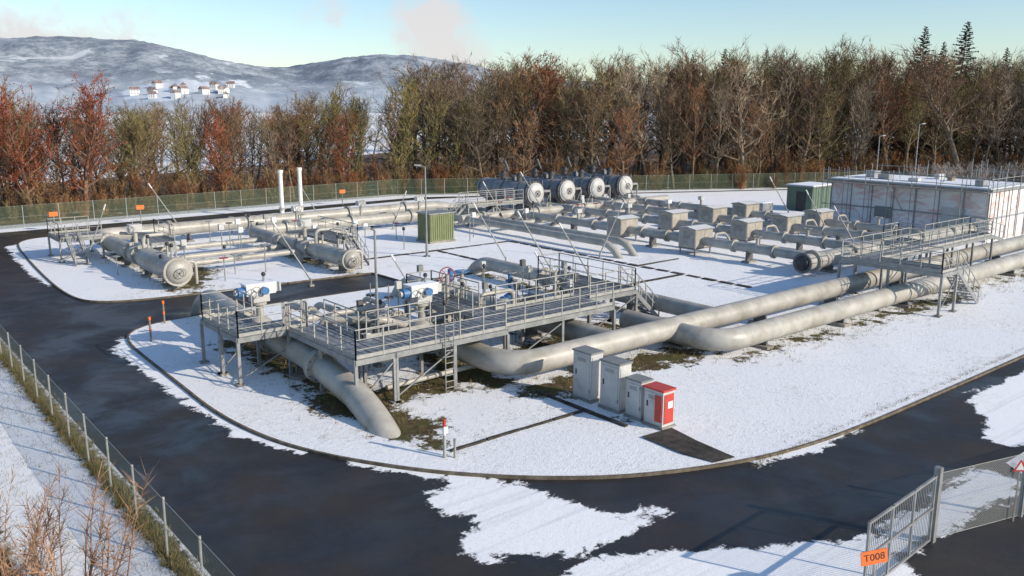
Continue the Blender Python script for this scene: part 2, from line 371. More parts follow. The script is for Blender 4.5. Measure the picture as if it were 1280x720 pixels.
patches=[[(14.6,19.4),(15.2,18.3),(15.5,17.1),(15.6,15.8),(16,15.2),(17.6,14.5),(15.9,14.1),(13.5,14.4),(11.7,15.6),(11.7,16.6),(12.9,17.3),(12.4,18),(12.2,19.2),(13,19.6)],
 [(10,13.2),(12.5,13.6),(13.5,13.9),(15,13.3),(17,12),(19.6,10.3),(21,10.1),(24,10.2),(27,10.3),(27,8.8),(24,8.9),(21,9),(20,9.3),(19.4,8.2),(19,2),(6,2),(8,10)],
 [(33,13.4),(38,13.5),(60,13.3),(60,9),(31,9.5),(29.1,11.0),(31.2,11.7)],
 [(10.6,43),(9.9,41),(9.9,38),(9.9,34),(10.1,30),(10.2,27.3),(10.5,26.2),(11.2,24.5),(11.9,25),(11,31),(11,43)],
 [(12,24),(12.1,22.3),(13,20.9),(14,19.5),(15,19.5),(13,23)],
 [(22,14.7),(24,14.2),(27,14.1),(27,15),(22,15.5)],
 [(10.9,58),(10.6,62),(10.9,70),(11.5,77),(13,79),(12,60)],[(30,10),(128,10),(128,12),(40,12)]]
def f_snow(A):
    d=np.full(len(A),1e9)
    for p in patches: d=np.minimum(d,sd_poly(A,p))
    return np.clip(d*1.7,-6,6)
road_p=[(6.25,2),(27,2),(27,8.6),(28,9.9),(60,9.9),(128,9.9),(128,52),(108,62),(76,78),(57,88),(6.25,86)]
sheet('road',road_p,.5,'asphalt',{'snow':f_snow},lambda A:np.full(len(A),.006))
def ring(name,loop,w,z0,z1,mat):
    k=MB();n=len(loop); vs=[]
    for i in range(n):
        a=Vector(loop[i-1]);b=Vector(loop[(i+1)%n]);t=(b-a).normalized();nn=Vector((t.y,-t.x))
        p=Vector(loop[i]); i_=p-nn*w*.5;o_=p+nn*w*.5
        vs+=[(i_.x,i_.y,z0),(i_.x,i_.y,z1),(o_.x,o_.y,z1),(o_.x,o_.y,z0)]
    fs=[]
    for i in range(n):
        j=(i+1)%n
        for q in range(3): fs.append((i*4+q,i*4+q+1,j*4+q+1,j*4+q))
    k.add(vs,fs,mat); return k.obj(name)
ring('kerb',densify(lawn_b,.5),.09,-.02,.098,'kerb_mat')
k=MB(); G=[-4000,-1000,-200,-50,0,30,60,100,200,500,1500,4500]
vs=[(x,y,0) for y in G for x in G]; n=len(G)
k.add(vs,[(j*n+i,j*n+i+1,(j+1)*n+i+1,(j+1)*n+i) for j in range(n-1) for i in range(n-1)],'ground_mat'); k.obj('ground')
k=MB(); fl=[(-60,92),(0,90.5),(30,92),(56,93),(76,81.5),(108,65),(128,55),(180,40),(260,15),(330,30),(260,170),(150,200),(60,150),(0,128),(-60,120)]
k.add([(x,y,.02) for x,y in fl],[tuple(range(len(fl)))],'litter'); k.obj('forest_floor')
# ---------------------------------------------------------------- fences
def fence(name,pts,h,mat,step=2.5,postmat='post_grey'):
    k=MB(); dist=0
    for (x0,y0),(x1,y1) in zip(pts[:-1],pts[1:]):
        l=math.hypot(x1-x0,y1-y0); q=max(1,round(l/step))
        for i in range(q+1):
            x=x0+(x1-x0)*i/q;y=y0+(y1-y0)*i/q; j=(R.random()-.5)*.04
            k.cyl((x,y,0),(x+j,y,h+.04),.032,postmat,n=7)
        for hh in(h,h*.5,.05): k.cyl((x0,y0,hh),(x1,y1,hh),.008,postmat,n=4)
    me_o=k.obj(name)
    me=bpy.data.meshes.new('mesh_panel'); V=[];F=[];U=[]
    for (x0,y0),(x1,y1) in zip(pts[:-1],pts[1:]):
        l=math.hypot(x1-x0,y1-y0);o=len(V)
        V+=[(x0,y0,.03),(x1,y1,.03),(x1,y1,h),(x0,y0,h)];F.append((o,o+1,o+2,o+3)); U+=[(dist,0),(dist+l,0),(dist+l,h),(dist,h)];dist+=l
    me.from_pydata(V,[],F); u=me.uv_layers.new(name='UVMap')
    for i,c in enumerate(U): u.data[i].uv=c
    me.materials.append(MATS[mat]); o=bpy.data.objects.new('mesh_panel',me); COL.objects.link(o); o.parent=me_o
    return me_o
fence('chain_link_fence',[(5.7,3),(5.7,88)],1.6,'chainlink_green')
fence('chain_link_fence',[(5.7,88),(30,89.6),(56,91),(76,80),(108,63.5),(128,53.5),(170,35)],2.0,'chainlink_green',3)
fence('chain_link_fence',[(21.35,9.0),(24.4,8.15),(28,7.2),(40,5)],1.85,'chainlink_grey',3.1)
k=MB()
k.box(21.2,9.0,0,.16,.16,2.05,'galv'); k.box(24.45,8.14,0,.12,.12,1.95,'galv')
for z in(.12,1.0,1.85): k.beam((17.4,8.75,z),(21.05,8.98,z),.05,.06,'galv')
for x in(17.4,18.6,19.8,21.0): k.beam((x,8.75+.063*(x-17.4),.12),(x,8.75+.063*(x-17.4),1.88),.05,.05,'galv')
for i in range(36):
    x=17.4+i*.1; y=8.75+.063*(x-17.4); k.cyl((x,y,.12),(x,y,1.85),.009,'galv',n=4)
gate=k.obj('entrance_gate')
k=MB(); k.box(0,0,0,.62,.02,.34,'orange_paint'); k.box(0,.03,-1.0,.05,.04,1.3,'galv')
sg=k.obj('orange_number_sign'); sg.location=(17.3,8.5,1.0); sg.rotation_euler=(0,math.radians(-8),math.radians(-32))
cu=bpy.data.curves.new('T008','FONT'); cu.body='T008'; cu.size=.24; cu.align_x='CENTER'; cu.align_y='CENTER'; cu.materials.append(MATS['rubber_black'])
t=bpy.data.objects.new('lettering',cu); COL.objects.link(t); t.parent=sg; t.location=(0,-.014,.17); t.rotation_euler=(math.pi/2,0,0)
k=MB(); k.add([(-.2,0,0),(.2,0,0),(0,0,.35)],[(0,1,2)],'cab_red'); k.add([(-.12,-.006,.045),(.12,-.006,.045),(0,-.006,.26)],[(0,1,2)],'white_paint'); k.box(0,.02,-1.5,.04,.02,1.75,'galv')
o=k.obj('warning_sign'); o.location=(24.0,8.12,1.45); o.rotation_euler=(0,0,math.radians(-38))
# ---------------------------------------------------------------- main pipes
def saddle(k,x,y,zb,ax='x',r=.5):
    k.box(x,y,0,.5 if ax=='x' else 1.1,1.1 if ax=='x' else .5,.22,'concrete')
    k.box(x,y,.2,.12 if ax=='x' else .7,.7 if ax=='x' else .12,max(.05,zb-.2+.12),'galv_dark')
def seams(k,a,b,r,step=6.):
    a=Vector(a);b=Vector(b);d=b-a;n=int(d.length/step)
    for i in range(1,n+1):
        p=a+d*(i/(n+1)); k.cyl(p-d.normalized()*.02,p+d.normalized()*.02,r+.006,'pipe_paint',n=24,cap=True)
k=MB(); k.tube([(20.3,36.5,1.0),(20.3,25.0,1.0),(90,25.0,1.15)],.5,'pipe_paint',1.5,28)
for x in(24,30,36.5,43,50,57,64): saddle(k,x,25,.5)
seams(k,(22,25,1.0),(90,25,1.15),.5); k.flange((20.3,29.3,1),(0,1,0),.5); k.flange((20.3,33.5,1),(0,1,0),.5); k.obj('gas_pipe')
k=MB(); k.tube([(29.9,28,.8),(29.9,22.5,.8),(90,22.5,.95)],.5,'pipe_paint',1.5,28)
for x in(33,39.5,46,53,60): saddle(k,x,22.5,.32)
seams(k,(32,22.5,.8),(90,22.5,.95),.5,7); k.obj('gas_pipe')
k=MB(); k.tube([(26.0,43,-.6),(26.0,41.6,1),(26.0,25.2,1.0)],.48,'pipe_paint',.9,24)
k.flange((26,36,1),(0,1,0),.48);k.flange((26,38.5,1),(0,1,0),.48); saddle(k,26,30.5,.5,'y'); k.ball((26,37.2,1),.75,.85,.75,'pipe_paint'); k.cyl((26,37.2,1.6),(26,37.2,2.4),.14,'blue_paint')
k.obj('gas_pipe')
k=MB(); k.tube([(33.5,46,-.6),(33.5,44.5,.9),(33.5,25.3,.9)],.42,'pipe_paint',.9,24); k.flange((33.5,38,.9),(0,1,0),.42); saddle(k,33.5,31,.45,'y');k.obj('gas_pipe')
k=MB(); k.tube([(15.6,46.4,-.7),(15.5,44.6,1.15),(14.9,36,1.1),(14.7,30.5,1.1),(14.4,25.6,.5),(14.0,22.6,-1.0)],.52,'pipe_paint',1.4,28)
k.flange((14.9,37.3,1.1),(0,1,0),.52);k.flange((14.83,34.6,1.1),(0,1,0),.52); k.flange((14.6,29.8,1.03),(-.04,1,.1),.5); saddle(k,14.75,31.6,.55,'y'); saddle(k,15.2,40.5,.6,'y')
k.obj('gas_pipe')
def actuator(x,y,zpipe,ztop,col='blue_paint'):
    k=MB()
    k.ball((x,y,zpipe),.68,.75,.7,'pipe_paint'); k.cyl((x,y,zpipe),(x,y,ztop-.45),.17,'pipe_paint')
    k.cyl((x,y,ztop-.62),(x,y,ztop-.5),.32,'pipe_paint',n=16)
    k.box(x,y,ztop-.48,.75,.6,.34,'cab_grey'); k.box(x,y,ztop-.14,1.35,.62,.46,'white_paint'); k.box(x,y,ztop+.32,1.42,.7,.05,'snowcap')
    k.cyl((x-1.0,y-.05,ztop+.02),(x-.68,y-.05,ztop+.02),.22,col,n=16); k.cyl((x-1.12,y-.05,ztop+.02),(x-1.0,y-.05,ztop+.02),.13,'cab_grey',n=14)
    k.cyl((x+.1,y-.56,ztop+.05),(x+.1,y-.3,ztop+.05),.17,col,n=14); k.box(x+.82,y,ztop-.1,.28,.42,.38,'cab_grey')
    k.wheel((x-.35,y-.6,ztop+.05),(0,1,0),.24,.02,'galv'); k.cyl((x-.35,y-.6,ztop+.05),(x-.35,y-.2,ztop+.05),.03,'galv')
    k.cyl((x+.3,y+.1,ztop+.3),(x+.3,y+.1,ztop+.62),.05,'galv'); k.ball((x+.3,y+.1,ztop+.68),.1,.1,.1,'steel_dark')
    return k.obj('valve_actuator',bevel=.012)
actuator(14.85,36,1.1,2.95); actuator(20.3,31.3,1.0,2.95)
def wheelvalve(x,y,z0,z,ax,body='pipe_paint',wm='magenta_paint',rw=.36,name='gate_valve'):
    k=MB(); k.ball((x,y,z0),.4,.4,.4,body); k.cyl((x,y,z0),(x,y,z),.1,body); k.cyl((x,y,z-.5),(x,y,z-.42),.24,body,n=14); k.wheel((x,y,z),ax,rw,.026,wm)
    k.cyl((x-.6,y,z0),(x+.6,y,z0),.16,body); k.flange((x-.45,y,z0),(1,0,0),.2,body,.05,False);k.flange((x+.45,y,z0),(1,0,0),.2,body,.05,False); return k.obj(name)
wheelvalve(22.6,32.6,.9,3.2,(.5,1,0)); wheelvalve(24.6,34.2,.9,2.9,(0,0,1),'pipe_paint','blue_paint'); wheelvalve(27.9,34.5,.9,2.4,(0,0,1),'blue_paint','galv')
wheelvalve(18.2,31.6,.9,2.2,(0,0,1),'pipe_paint','galv'); wheelvalve(29,32.2,.9,2.6,(0,1,0),'pipe_paint','galv'); wheelvalve(17.3,34,.7,1.8,(0,0,1),'pipe_paint','steel_dark')
k=MB()
for pts,r in [([(15,33.2,1.1),(16.4,33.2,1.1),(16.4,33.2,1.9),(18.5,31.6,1.9),(20.3,31.9,1.2)],.16),
 ([(20.3,28.4,1.3),(20.3,28.4,1.8),(23.5,28.6,1.8),(26,28.6,1.2)],.17),([(17,37,.3),(17,34,.7),(17.3,30,.7),(20,30,.7)],.15),
 ([(21,32.6,.9),(30,32.6,.9),(33.3,32.6,.9)],.2),([(22.6,34.4,-.2),(22.6,34.4,.9),(29.5,34.4,.9),(31,34.4,-.2)],.2),
 ([(24.6,30.2,1),(24.6,37,1),(22,37.5,-.2)],.13),([(28.4,27.3,.4),(28.4,35,.6)],.12),([(16,27.2,.5),(21,27.4,.5)],.10),([(15.9,36,1.3),(17.8,36,1.3),(17.8,39.5,1.3),(17.8,40,-.2)],.19),
 ([(18.7,40,-.2),(18.7,38,1.4),(18.7,34,1.4),(20,33.6,1.4)],.17),([(30.5,36,.6),(30.5,31,.6)],.12),([(17,33.5,-.2),(17,33.5,2.0),(19.8,33.5,2.0),(19.8,35.5,2.0),(19.8,36,-.2)],.12),([(23.6,31.4,-.2),(23.6,31.4,2.3),(25.6,31.4,2.3),(25.6,31.4,1.2)],.11)]:
    k.tube(pts,r,'pipe_paint',.35,12)
for x,y in((17.8,37),(18.7,36.2)): k.flange((x,y,1.35),(0,1,0),.19,bolts=False)
for i in range(44):
    x=R.uniform(16.4,31);y=R.uniform(29.5,35.8);h=R.uniform(1.3,2.9); k.cyl((x,y,0),(x,y,h),.028,'galv',n=6)
    if i%2: k.box(x,y,h,.26,.2,.34,R.choice(['white_paint','cab_grey','cab_dark','cab_grey','galv','galv_dark']))
    elif i%4==0: k.wheel((x,y,h*.8),(0,0,1),.2,.022,'steel_dark')
    else: k.ball((x,y,h),.1,.1,.12,'steel_dark')
for i in range(12):
    y=R.uniform(30,36); x=R.uniform(16.5,24); k.cyl((x,y,R.uniform(.5,1.9)),(x+R.uniform(1.5,4),y,R.uniform(.6,2)),.035,'pipe_paint',n=8)
k.obj('bypass_pipework')
k=MB(); Z=2.0
k.deck(12.3,32.2,15.4,34.0,Z); k.deck(12.3,34.12,13.9,36.2,Z)
k.rail([(15.3,32.25),(12.35,32.25),(12.35,36.15),(13.9,36.15)],Z); k.rail([(13.85,34.4),(13.85,36.1)],Z)
k.obj('service_platform')
k=MB()
k.deck(14.4,26.6,16.0,32.1,Z); k.deck(16.1,26.6,21.4,29.0,Z); k.deck(21.5,26.9,27.9,29.6,Z); k.deck(28.0,28.6,31.2,30.2,Z); k.deck(29.6,30.3,31.2,34.3,Z); k.deck(21.5,30.6,23.0,34.5,Z)
k.deck(21.5,29.7,23,30.5,Z,False)
k.rail([(14.45,32.05),(14.45,26.65),(21.35,26.65)],Z); k.rail([(21.55,26.95),(27.85,26.95)],Z); k.rail([(28.05,28.65),(31.15,28.65),(31.15,34.25),(29.65,34.25),(29.65,30.4)],Z)
k.rail([(15.95,31.95),(15.95,29.1)],Z);k.rail([(16.2,28.95),(19.2,28.95)],Z); k.rail([(23.1,29.55),(27.8,29.55)],Z);k.rail([(22.95,30.6),(22.95,34.45),(21.55,34.45),(21.55,29.2)],Z)
k.stairs((14.9,32.2,Z),(14.95,32.9,Z),.8)
k.stairs((31.3,29.4,Z),(33.4,29.4,.1),.8)
for q in range(12): k.cyl((18.2,26.45,.2+q*.25),(18.6,26.45,.2+q*.25),.018,'galv',n=6)
for xx in(18.2,18.6): k.cyl((xx,26.45,0),(xx,26.45,3.1),.025,'galv',n=6)
k.obj('service_platform')
k=MB(); Zr=2.35
k.deck(45.2,20.1,46.9,25.9,Zr); k.deck(47.0,24.3,61.5,25.9,Zr); k.deck(53.0,26.0,55,27.6,Zr)
k.rail([(46.85,20.9),(46.85,24.3)],Zr); k.rail([(45.25,25.85),(45.25,20.15),(46.85,20.15)],Zr); k.rail([(45.3,25.85),(53,25.85)],Zr); k.rail([(55,25.85),(61.45,25.85),(61.45,24.35)],Zr); k.rail([(47,24.35),(61.4,24.35)],Zr); k.rail([(53.05,25.9),(53.05,27.55),(54.95,27.55),(54.95,25.9)],Zr)
k.stairs((46.95,20.5,Zr),(49.9,20.5,.1),.8); k.stairs((61.5,25.1,Zr),(64.2,25.1,1.75),.8)
k.obj('crossing_platform')
# ---------------------------------------------------------------- manifold
k=MB(); k.tube([(49.0,30.6,1.0),(78,30.6,1.0)],.55,'pipe_paint',1,24); k.cyl((48.85,30.6,1.0),(49.0,30.6,1.0),.66,'galv_dark',n=24); k.ball((48.8,30.6,1.0),.2,.5,.5,'steel_dark')
for x in(52,60,68): saddle(k,x,30.6,.4)
for x in(50,54.5,59,64,69): k.flange((x,30.6,1),(1,0,0),.55,bolts=False)
k.obj('header_pipe')
for i,x in enumerate(XP):
    k=MB(); k.tube([(x,30.6,1.1),(x,64.5,1.1)],.34,'pipe_paint',1,16)
    k.tube([(x+1.9,30.6,.8),(x+1.9,58,.8),(x+1.9,59.5,-.3)],.24,'pipe_paint',.8,12)
    for y in(34,37.3,43.5,46,51.5,56,60.5): k.flange((x,y,1.1),(0,1,0),.34,bolts=False,th=.09)
    for y in(36,45,54,62): saddle(k,x,y,.75,'y')
    k.cyl((x,35.4,1.1),(x,35.4,1.9),.12,'pipe_paint'); k.wheel((x,35.4,2.0),(0,0,1),.3,.03,'galv')
    k.cyl((x,53.5,1.1),(x,53.5,1.9),.12,'pipe_paint'); k.box(x,53.5,1.9,.5,.4,.35,R.choice(['cab_grey','white_paint']))
    k.tube([(x,39,1.4),(x,39,1.75),(x+1.1,39,1.75),(x+1.9,39,.9)],.09,'pipe_paint',.25,8)
    k.obj('meter_run_pipe')
def housing(x,y):
    k=MB(); w,d,h=2.0,1.55,1.35; z=.62
    for a in(-1,1):
        for b in(-1,1): k.beam((x+a*(w/2-.1),y+b*(d/2-.1),0),(x+a*(w/2-.1),y+b*(d/2-.1),z),.1,.1,'galv')
    k.box(x,y,z,w,d,h,'housing')
    k.box(x,y,z-.06,w+.08,d+.08,.06,'galv_dark')
    zt=z+h; vs=[(x-w/2-.1,y-d/2-.1,zt),(x+w/2+.1,y-d/2-.1,zt),(x+w/2+.1,y+d/2+.1,zt),(x-w/2-.1,y+d/2+.1,zt),(x-w/2-.1,y-d/2-.1,zt+.08),(x+w/2+.1,y-d/2-.1,zt+.08),(x+w/2+.1,y+d/2+.1,zt+.08),(x-w/2-.1,y+d/2+.1,zt+.08),(x-w/2-.1,y,zt+.22),(x+w/2+.1,y,zt+.22)]
    k.add(vs,[(0,3,2,1),(0,1,5,4),(2,3,7,6),(1,2,6,9,5),(3,0,4,8,7)],'galv'); k.add(vs,[(4,5,9,8),(6,7,8,9)],'white_paint')
    for q in(-1,1):
        k.box(x+q*(w/2+.012),y,z+.15,.02,d-.3,h-.3,'galv'); 
        for i in range(5): k.box(x+q*(w/2+.028),y,z+.7+i*.1,.014,.7,.04,'cab_dark')
    for i in range(2):
        k.box(x-w/4+i*w/2,y-d/2-.012,z+.1,w/2-.1,.02,h-.2,'housing'); k.box(x-.08+i*.16,y-d/2-.04,z+.6,.03,.05,.2,'steel_dark')
    k.obj('meter_housing',bevel=.01)
for x in XP:
    for y in(40.8,48.3): housing(x,y)
k=MB()
for x in[45.0,46.6]: k.tube([(x,66,1.0),(x,44,1.0),(x,42.5,-.4)],.27,'pipe_paint',.8,14)
k.tube([(44.5,62,1.0),(72,62,1.0)],.4,'pipe_paint',1,16); k.tube([(46,58.5,.7),(72,58.5,.7)],.22,'pipe_paint',1,12)
for x in(47,53.5,59.5,65): k.flange((x,62,1.0),(1,0,0),.4,bolts=False); k.wheel((x+1.2,62,1.9),(0,0,1),.35,.03,'steel_dark'); k.cyl((x+1.2,62,1),(x+1.2,62,1.9),.1,'pipe_paint')
k.obj('manifold_pipework')
for i,x in enumerate([56.1,60.4,64.7,69.0]):
    k=MB(); y0,y1,z,r=65.6,73.5,2.3,1.08
    k.cyl((x,y0,z),(x,y1,z),r,'vessel_steel',n=28); k.ball((x,y1,z),r,.5,r,'vessel_steel',20,10)
    for yy in(y0+.15,y0+1.4,y0+4,y1-.3): k.cyl((x,yy-.06,z),(x,yy+.06,z),r+.05,'vessel_dark',n=28)
    k.cyl((x,y0-.22,z),(x,y0-.02,z),r+.16,'vessel_dark',n=28); k.cyl((x,y0-.36,z),(x,y0-.22,z),r-.02,'cab_grey',n=28)
    k.ball((x,y0-.36,z),r-.1,.28,r-.1,'cab_grey',20,10)
    k.wheel((x,y0-.72,z),(0,1,0),.3,.03,'steel_dark'); k.cyl((x,y0-.72,z),(x,y0-.5,z),.08,'steel_dark')
    for a in range(10): q=a*.628; k.cyl((x+math.cos(q)*(r+.08),y0-.3,z+math.sin(q)*(r+.08)),(x+math.cos(q)*(r+.08),y0+.02,z+math.sin(q)*(r+.08)),.05,'steel_dark',n=6)
    for yy in(y0+1.2,y1-1.2): k.box(x,yy,0,1.5,.35,z-.8,'galv_dark'); k.box(x,yy,0,1.9,.7,.2,'concrete')
    for yy,h in((y0+2.2,.9),(y0+4.8,1.1)):
        k.cyl((x,yy,z+.9),(x,yy,z+r+h*.5),.3,'vessel_dark'); k.cyl((x,yy,z+r+h*.5),(x,yy,z+r+h*.5+.12),.42,'vessel_dark',n=16)
        k.ball((x,yy,z+r+h*.5+.14),.3,.3,.25,'steel_dark')
    k.cyl((x-.1,y0+3,z+1),(x-1.0,y0+3.3,z+3.1),.05,'steel_dark',n=6); k.cyl((x-.6,y0+3.2,z+2.1),(x-1.0,y0+3.3,z+3.1),.12,'galv_dark',n=8)
    k.box(x+.4,y0+3.4,z+r,.5,.6,.5,'cab_dark'); k.tube([(x,y0+2.2,1.3),(x,63,1.1)],.3,'pipe_paint',.3,12)
    k.rail([(x+1.35,y0+.2),(x+1.35,y1)],z+.2,1.0,1.8,'galv'); k.deck(x+1.25,y0,x+2.2,y1,z+.2,True)
    k.obj('filter_vessel')
# ---------------------------------------------------------------- left cluster
def launcher(x,y0,y1,z,r,big=1.45):
    k=MB(); ym=y0+ (y1-y0)*.35
    k.cyl((x,y0,z),(x,ym,z),r*big,'pipe_paint',n=26); k.cyl((x,ym,z),(x,ym+.9,z),r*big,'pipe_paint',r1=r,n=26); k.cyl((x,ym+.9,z),(x,y1,z),r,'pipe_paint',n=24)
    k.cyl((x,y0-.14,z),(x,y0+.1,z),r*big*1.2,'pipe_paint',n=26); k.ball((x,y0-.1,z),r*big*1.02,.38,r*big*1.02,'pipe_paint',22,10)
    k.cyl((x-r*big*1.1,y0-.05,z),(x-r*big*1.5,y0-.05,z),.06,'steel_dark'); k.wheel((x,y0-.62,z),(0,1,0),.28,.025,'galv'); k.cyl((x,y0-.62,z),(x,y0-.4,z),.05,'galv')
    for yy in(ym+1.4,ym+3.2,y1-2): k.flange((x,yy,z),(0,1,0),r)
    k.ball((x,ym+2.3,z),r*1.3,r*1.3,r*1.3,'pipe_paint'); k.cyl((x,ym+2.3,z),(x,ym+2.3,z+1.5),.14,'pipe_paint'); k.box(x,ym+2.3,z+1.5,.8,.6,.5,'cab_grey'); k.wheel((x-.4,ym+1.9,z+1.7),(0,1,0),.26,.02,'galv')
    for yy in(y0+1,ym-.3,ym+4.2): saddle(k,x,yy,z-r*1.1,'y')
    for yy in(y0+.8,y0+1.6,ym-.4): k.cyl((x,yy,z+r),(x,yy,z+r*big+.7),.07,'pipe_paint',n=8); k.ball((x,yy,z+r*big+.75),.13,.13,.13,'steel_dark')
    k.tube([(x+.1,y0+1.2,z+.3),(x+1.5,y0+1.2,z+.3),(x+1.5,y0+1.2,-.2)],.1,'pipe_paint',.3,10)
    k.tube([(x,ym+.6,z+.4),(x,ym+.6,z+1.4),(x+1.3,ym+.6,z+1.4),(x+1.3,y1,z+.3)],.12,'pipe_paint',.35,10)
    k.obj('pig_launcher')
launcher(16.5,52.0,68.5,1.2,.5); launcher(26.9,49.8,62,1.05,.42,1.35)
k=MB()
k.tube([(16.5,68.4,1.2),(16.5,70.5,1.2),(19,70.5,1.2),(48,70.5,1.2),(55,70.5,-.6)],.52,'pipe_paint',1.2,22); k.tube([(26.9,61,1.05),(26.9,66.3,1.05),(50,66.3,1.1),(52,66.3,-.6)],.46,'pipe_paint',1.2,20)
for x in(22,28.5,33,38,44): k.flange((x,70.5,1.2),(1,0,0),.52,bolts=False); saddle(k,x+1.5,70.5,.7)
for x in(30,36,42): k.flange((x,66.3,1.1),(1,0,0),.46,bolts=False); k.cyl((x+1,66.3,1),(x+1,66.3,2.5),.12,'pipe_paint'); k.box(x+1,66.3,2.4,.7,.5,.4,R.choice(['cab_grey','white_paint'])); k.wheel((x+1,65.9,2.6),(0,1,0),.28,.025,'galv')
for y,x0,x1,z in((63.2,18,34,.8),(59.6,19,31,.7),(56.4,18.5,26.5,.8),(73.6,20,46,.8)): k.tube([(x0,y,-.3),(x0,y,z),(x1,y,z),(x1,y,-.3)],.2,'pipe_paint',.5,12)
k.obj('gas_pipework')
k=MB()
for i in range(56):
    x=R.uniform(14.5,34);y=R.uniform(53,73);h=R.uniform(1.,2.4)
    if i>=34: x=R.uniform(34,70);y=R.uniform(56,66)
    k.cyl((x,y,0),(x,y,h),.035,'galv',n=6)
    if i%3==0: k.box(x,y,h,.35,.25,.4,R.choice(['white_paint','cab_grey','galv','cab_dark']))
    elif i%3==1: k.wheel((x,y,h),(0,0,1),.25,.025,R.choice(['steel_dark','galv','magenta_paint','galv']))
    else: k.ball((x,y,h),.13,.13,.15,'steel_dark')
k.obj('instrument_stands')
k=MB(); k.deck(13.2,66.5,16,70,1.7); k.rail([(16,66.5),(13.2,66.5),(13.2,70),(16,70)],1.7); k.stairs((14,66.4,1.7),(14,64.2,.1),.8); k.deck(17.9,61.5,19.5,66,1.6); k.rail([(19.5,61.5),(19.5,66),(18,66)],1.6); k.obj('service_platform')
k=MB(); k.deck(28.2,54,29.8,60,1.6); k.rail([(28.2,54),(29.8,54),(29.8,60)],1.6); k.stairs((29,53.9,1.6),(29,51.8,.1),.8); k.obj('service_platform')
k=MB(); k.deck(46.5,63.5,53,65,1.9); k.rail([(46.5,63.5),(53,63.5)],1.9); k.rail([(46.5,65),(53,65)],1.9); k.stairs((46.4,64.2,1.9),(44.2,64.2,.1),.9); k.obj('service_platform')
for x,y,h in((36,80.2,4.4),(38.3,80.8,4.5)):
    k=MB(); k.cyl((x,y,0),(x,y,h),.21,'white_paint',n=14); k.cyl((x,y,h),(x,y,h+.3),.27,'white_paint',n=14); k.flange((x,y,.9),(0,0,1),.21,bolts=False); k.box(x,y,0,.7,.7,.25,'concrete'); k.obj('vent_stack')
k=MB(); x,y=39.1,57.9; k.box(x,y,.05,2.5,2.0,.2,'concrete'); k.box(x,y,.25,2.3,1.8,2.15,'green_box'); k.box(x,y,2.4,2.5,2.0,.09,'galv'); 
for i in range(11): k.box(x-1.05+i*.21,y-.925,.35,.05,.04,1.95,'green_box')
for i in range(8): k.box(x-1.165,y-.8+i*.22,.35,.03,.05,1.95,'green_box')
k.obj('transformer_cabinet')
def cab(x,y,w,d,h,red=False):
    k=MB(); body='cab_grey'
    k.box(x,y,.0,w+.1,d+.12,.16,'concrete'); k.box(x,y,.16,w,d,h,body); k.box(x,y,.16+h,w+.08,d+.08,.07,'cab_dark' if not red else 'cab_red')
    k.box(x-w/2-.012,y,.26,.02,d-.12,h-.2,'cab_grey'); k.box(x-w/2-.035,y+d*.3,.16+h*.5,.03,.05,.2,'steel_dark')
    for i in range(3): k.box(x-w/2-.026,y,.16+h-.22-i*.05,.012,d*.5,.02,'cab_dark')
    for zz in(.45,h-.1): k.cyl((x-w/2-.02,y-d/2+.05,zz),(x-w/2-.02,y-d/2+.05,zz+.12),.02,'cab_dark',n=6)
    k.box(x,y-d/2-.012,.26,w-.12,.02,h-.2,body if not red else 'cab_red')
    if red:
        k.box(x-w/2-.03,y-d*.28,.32,.02,d*.36,h-.3,'cab_red'); k.box(x+.05,y-d/2-.03,.8,.25,.012,.25,'white_paint')
    k.obj('electrical_cabinet' if not red else 'fire_hose_cabinet',bevel=.015)
cab(21.95,22.45,.62,.95,1.75); cab(21.95,21.0,.62,.95,1.68); cab(21.95,19.85,.55,.72,1.3); cab(21.9,18.85,.6,.85,1.25,True)
k=MB(); 
for i in range(5): k.cyl((14.5,21.2,.05+i*.26),(14.5,21.2,.31+i*.26),.055,['cab_red','white_paint'][i%2] if i>2 else 'post_grey',n=10)
k.box(14.5,21.13,.9,.16,.05,.22,'white_paint'); k.cyl((14.75,21.0,0),(14.75,21,.7),.04,'concrete'); k.obj('marker_post')
for x,y in((13.2,44.3),(11.6,41.2)):
    k=MB(); k.cyl((x,y,0),(x,y,1.1),.05,'wood_pole',n=8); k.cyl((x,y,1.1),(x,y,1.25),.07,'orange_paint',n=8); k.cyl((x,y,.55),(x,y,.7),.055,'orange_paint',n=8); k.obj('marker_post')
for x,y in((16.5,84.5),(24,85),(46,86.5)):
    k=MB(); k.cyl((x,y,0),(x,y,1.5),.05,'galv',n=8); k.box(x,y-.05,1.3,.7,.04,.4,R.choice(['orange_paint','yellow_paint'])); k.obj('pipeline_marker_sign')
def lamp(x,y,h,dx=1,dy=0):
    k=MB(); k.cyl((x,y,0),(x,y,h),.085,'galv',r1=.045,n=10); k.cyl((x,y,h),(x+dx*.5,y+dy*.5,h+.08),.035,'galv',n=8); k.beam((x+dx*.45,y+dy*.45,h+.08),(x+dx*1.0,y+dy*1.0,h+.12),.2,.09,'cab_grey'); k.box(x,y,0,.4,.4,.15,'concrete'); k.cyl((x,y,0.1),(x,y,.9),.1,'galv',n=10); k.obj('street_lamp')
lamp(34.5,52.3,6.6,-.5,.6); lamp(17.9,31.0,5.9,-.3,.3); lamp(104.5,51,8.6,.6,-.4); lamp(101,54,7.2,.6,-.4)
ms=[(23.3,48.3,4),(37.4,46.7,4.2),(37,41.4,4.2),(43.6,43.6,4.2),(37.2,37.9,3.8),(24.2,74,4.5),(31,33.5,3.2),(48.3,60,4.2),(52,55,4),(66,39,4),(70,45,4.5),(60,33,3.6),(55.5,63,4.6),(14.5,65,4.2),(37,74,3.6),(74,36,4),(24,36.5,3.4),(64,58,4),(40,66,3.5)]
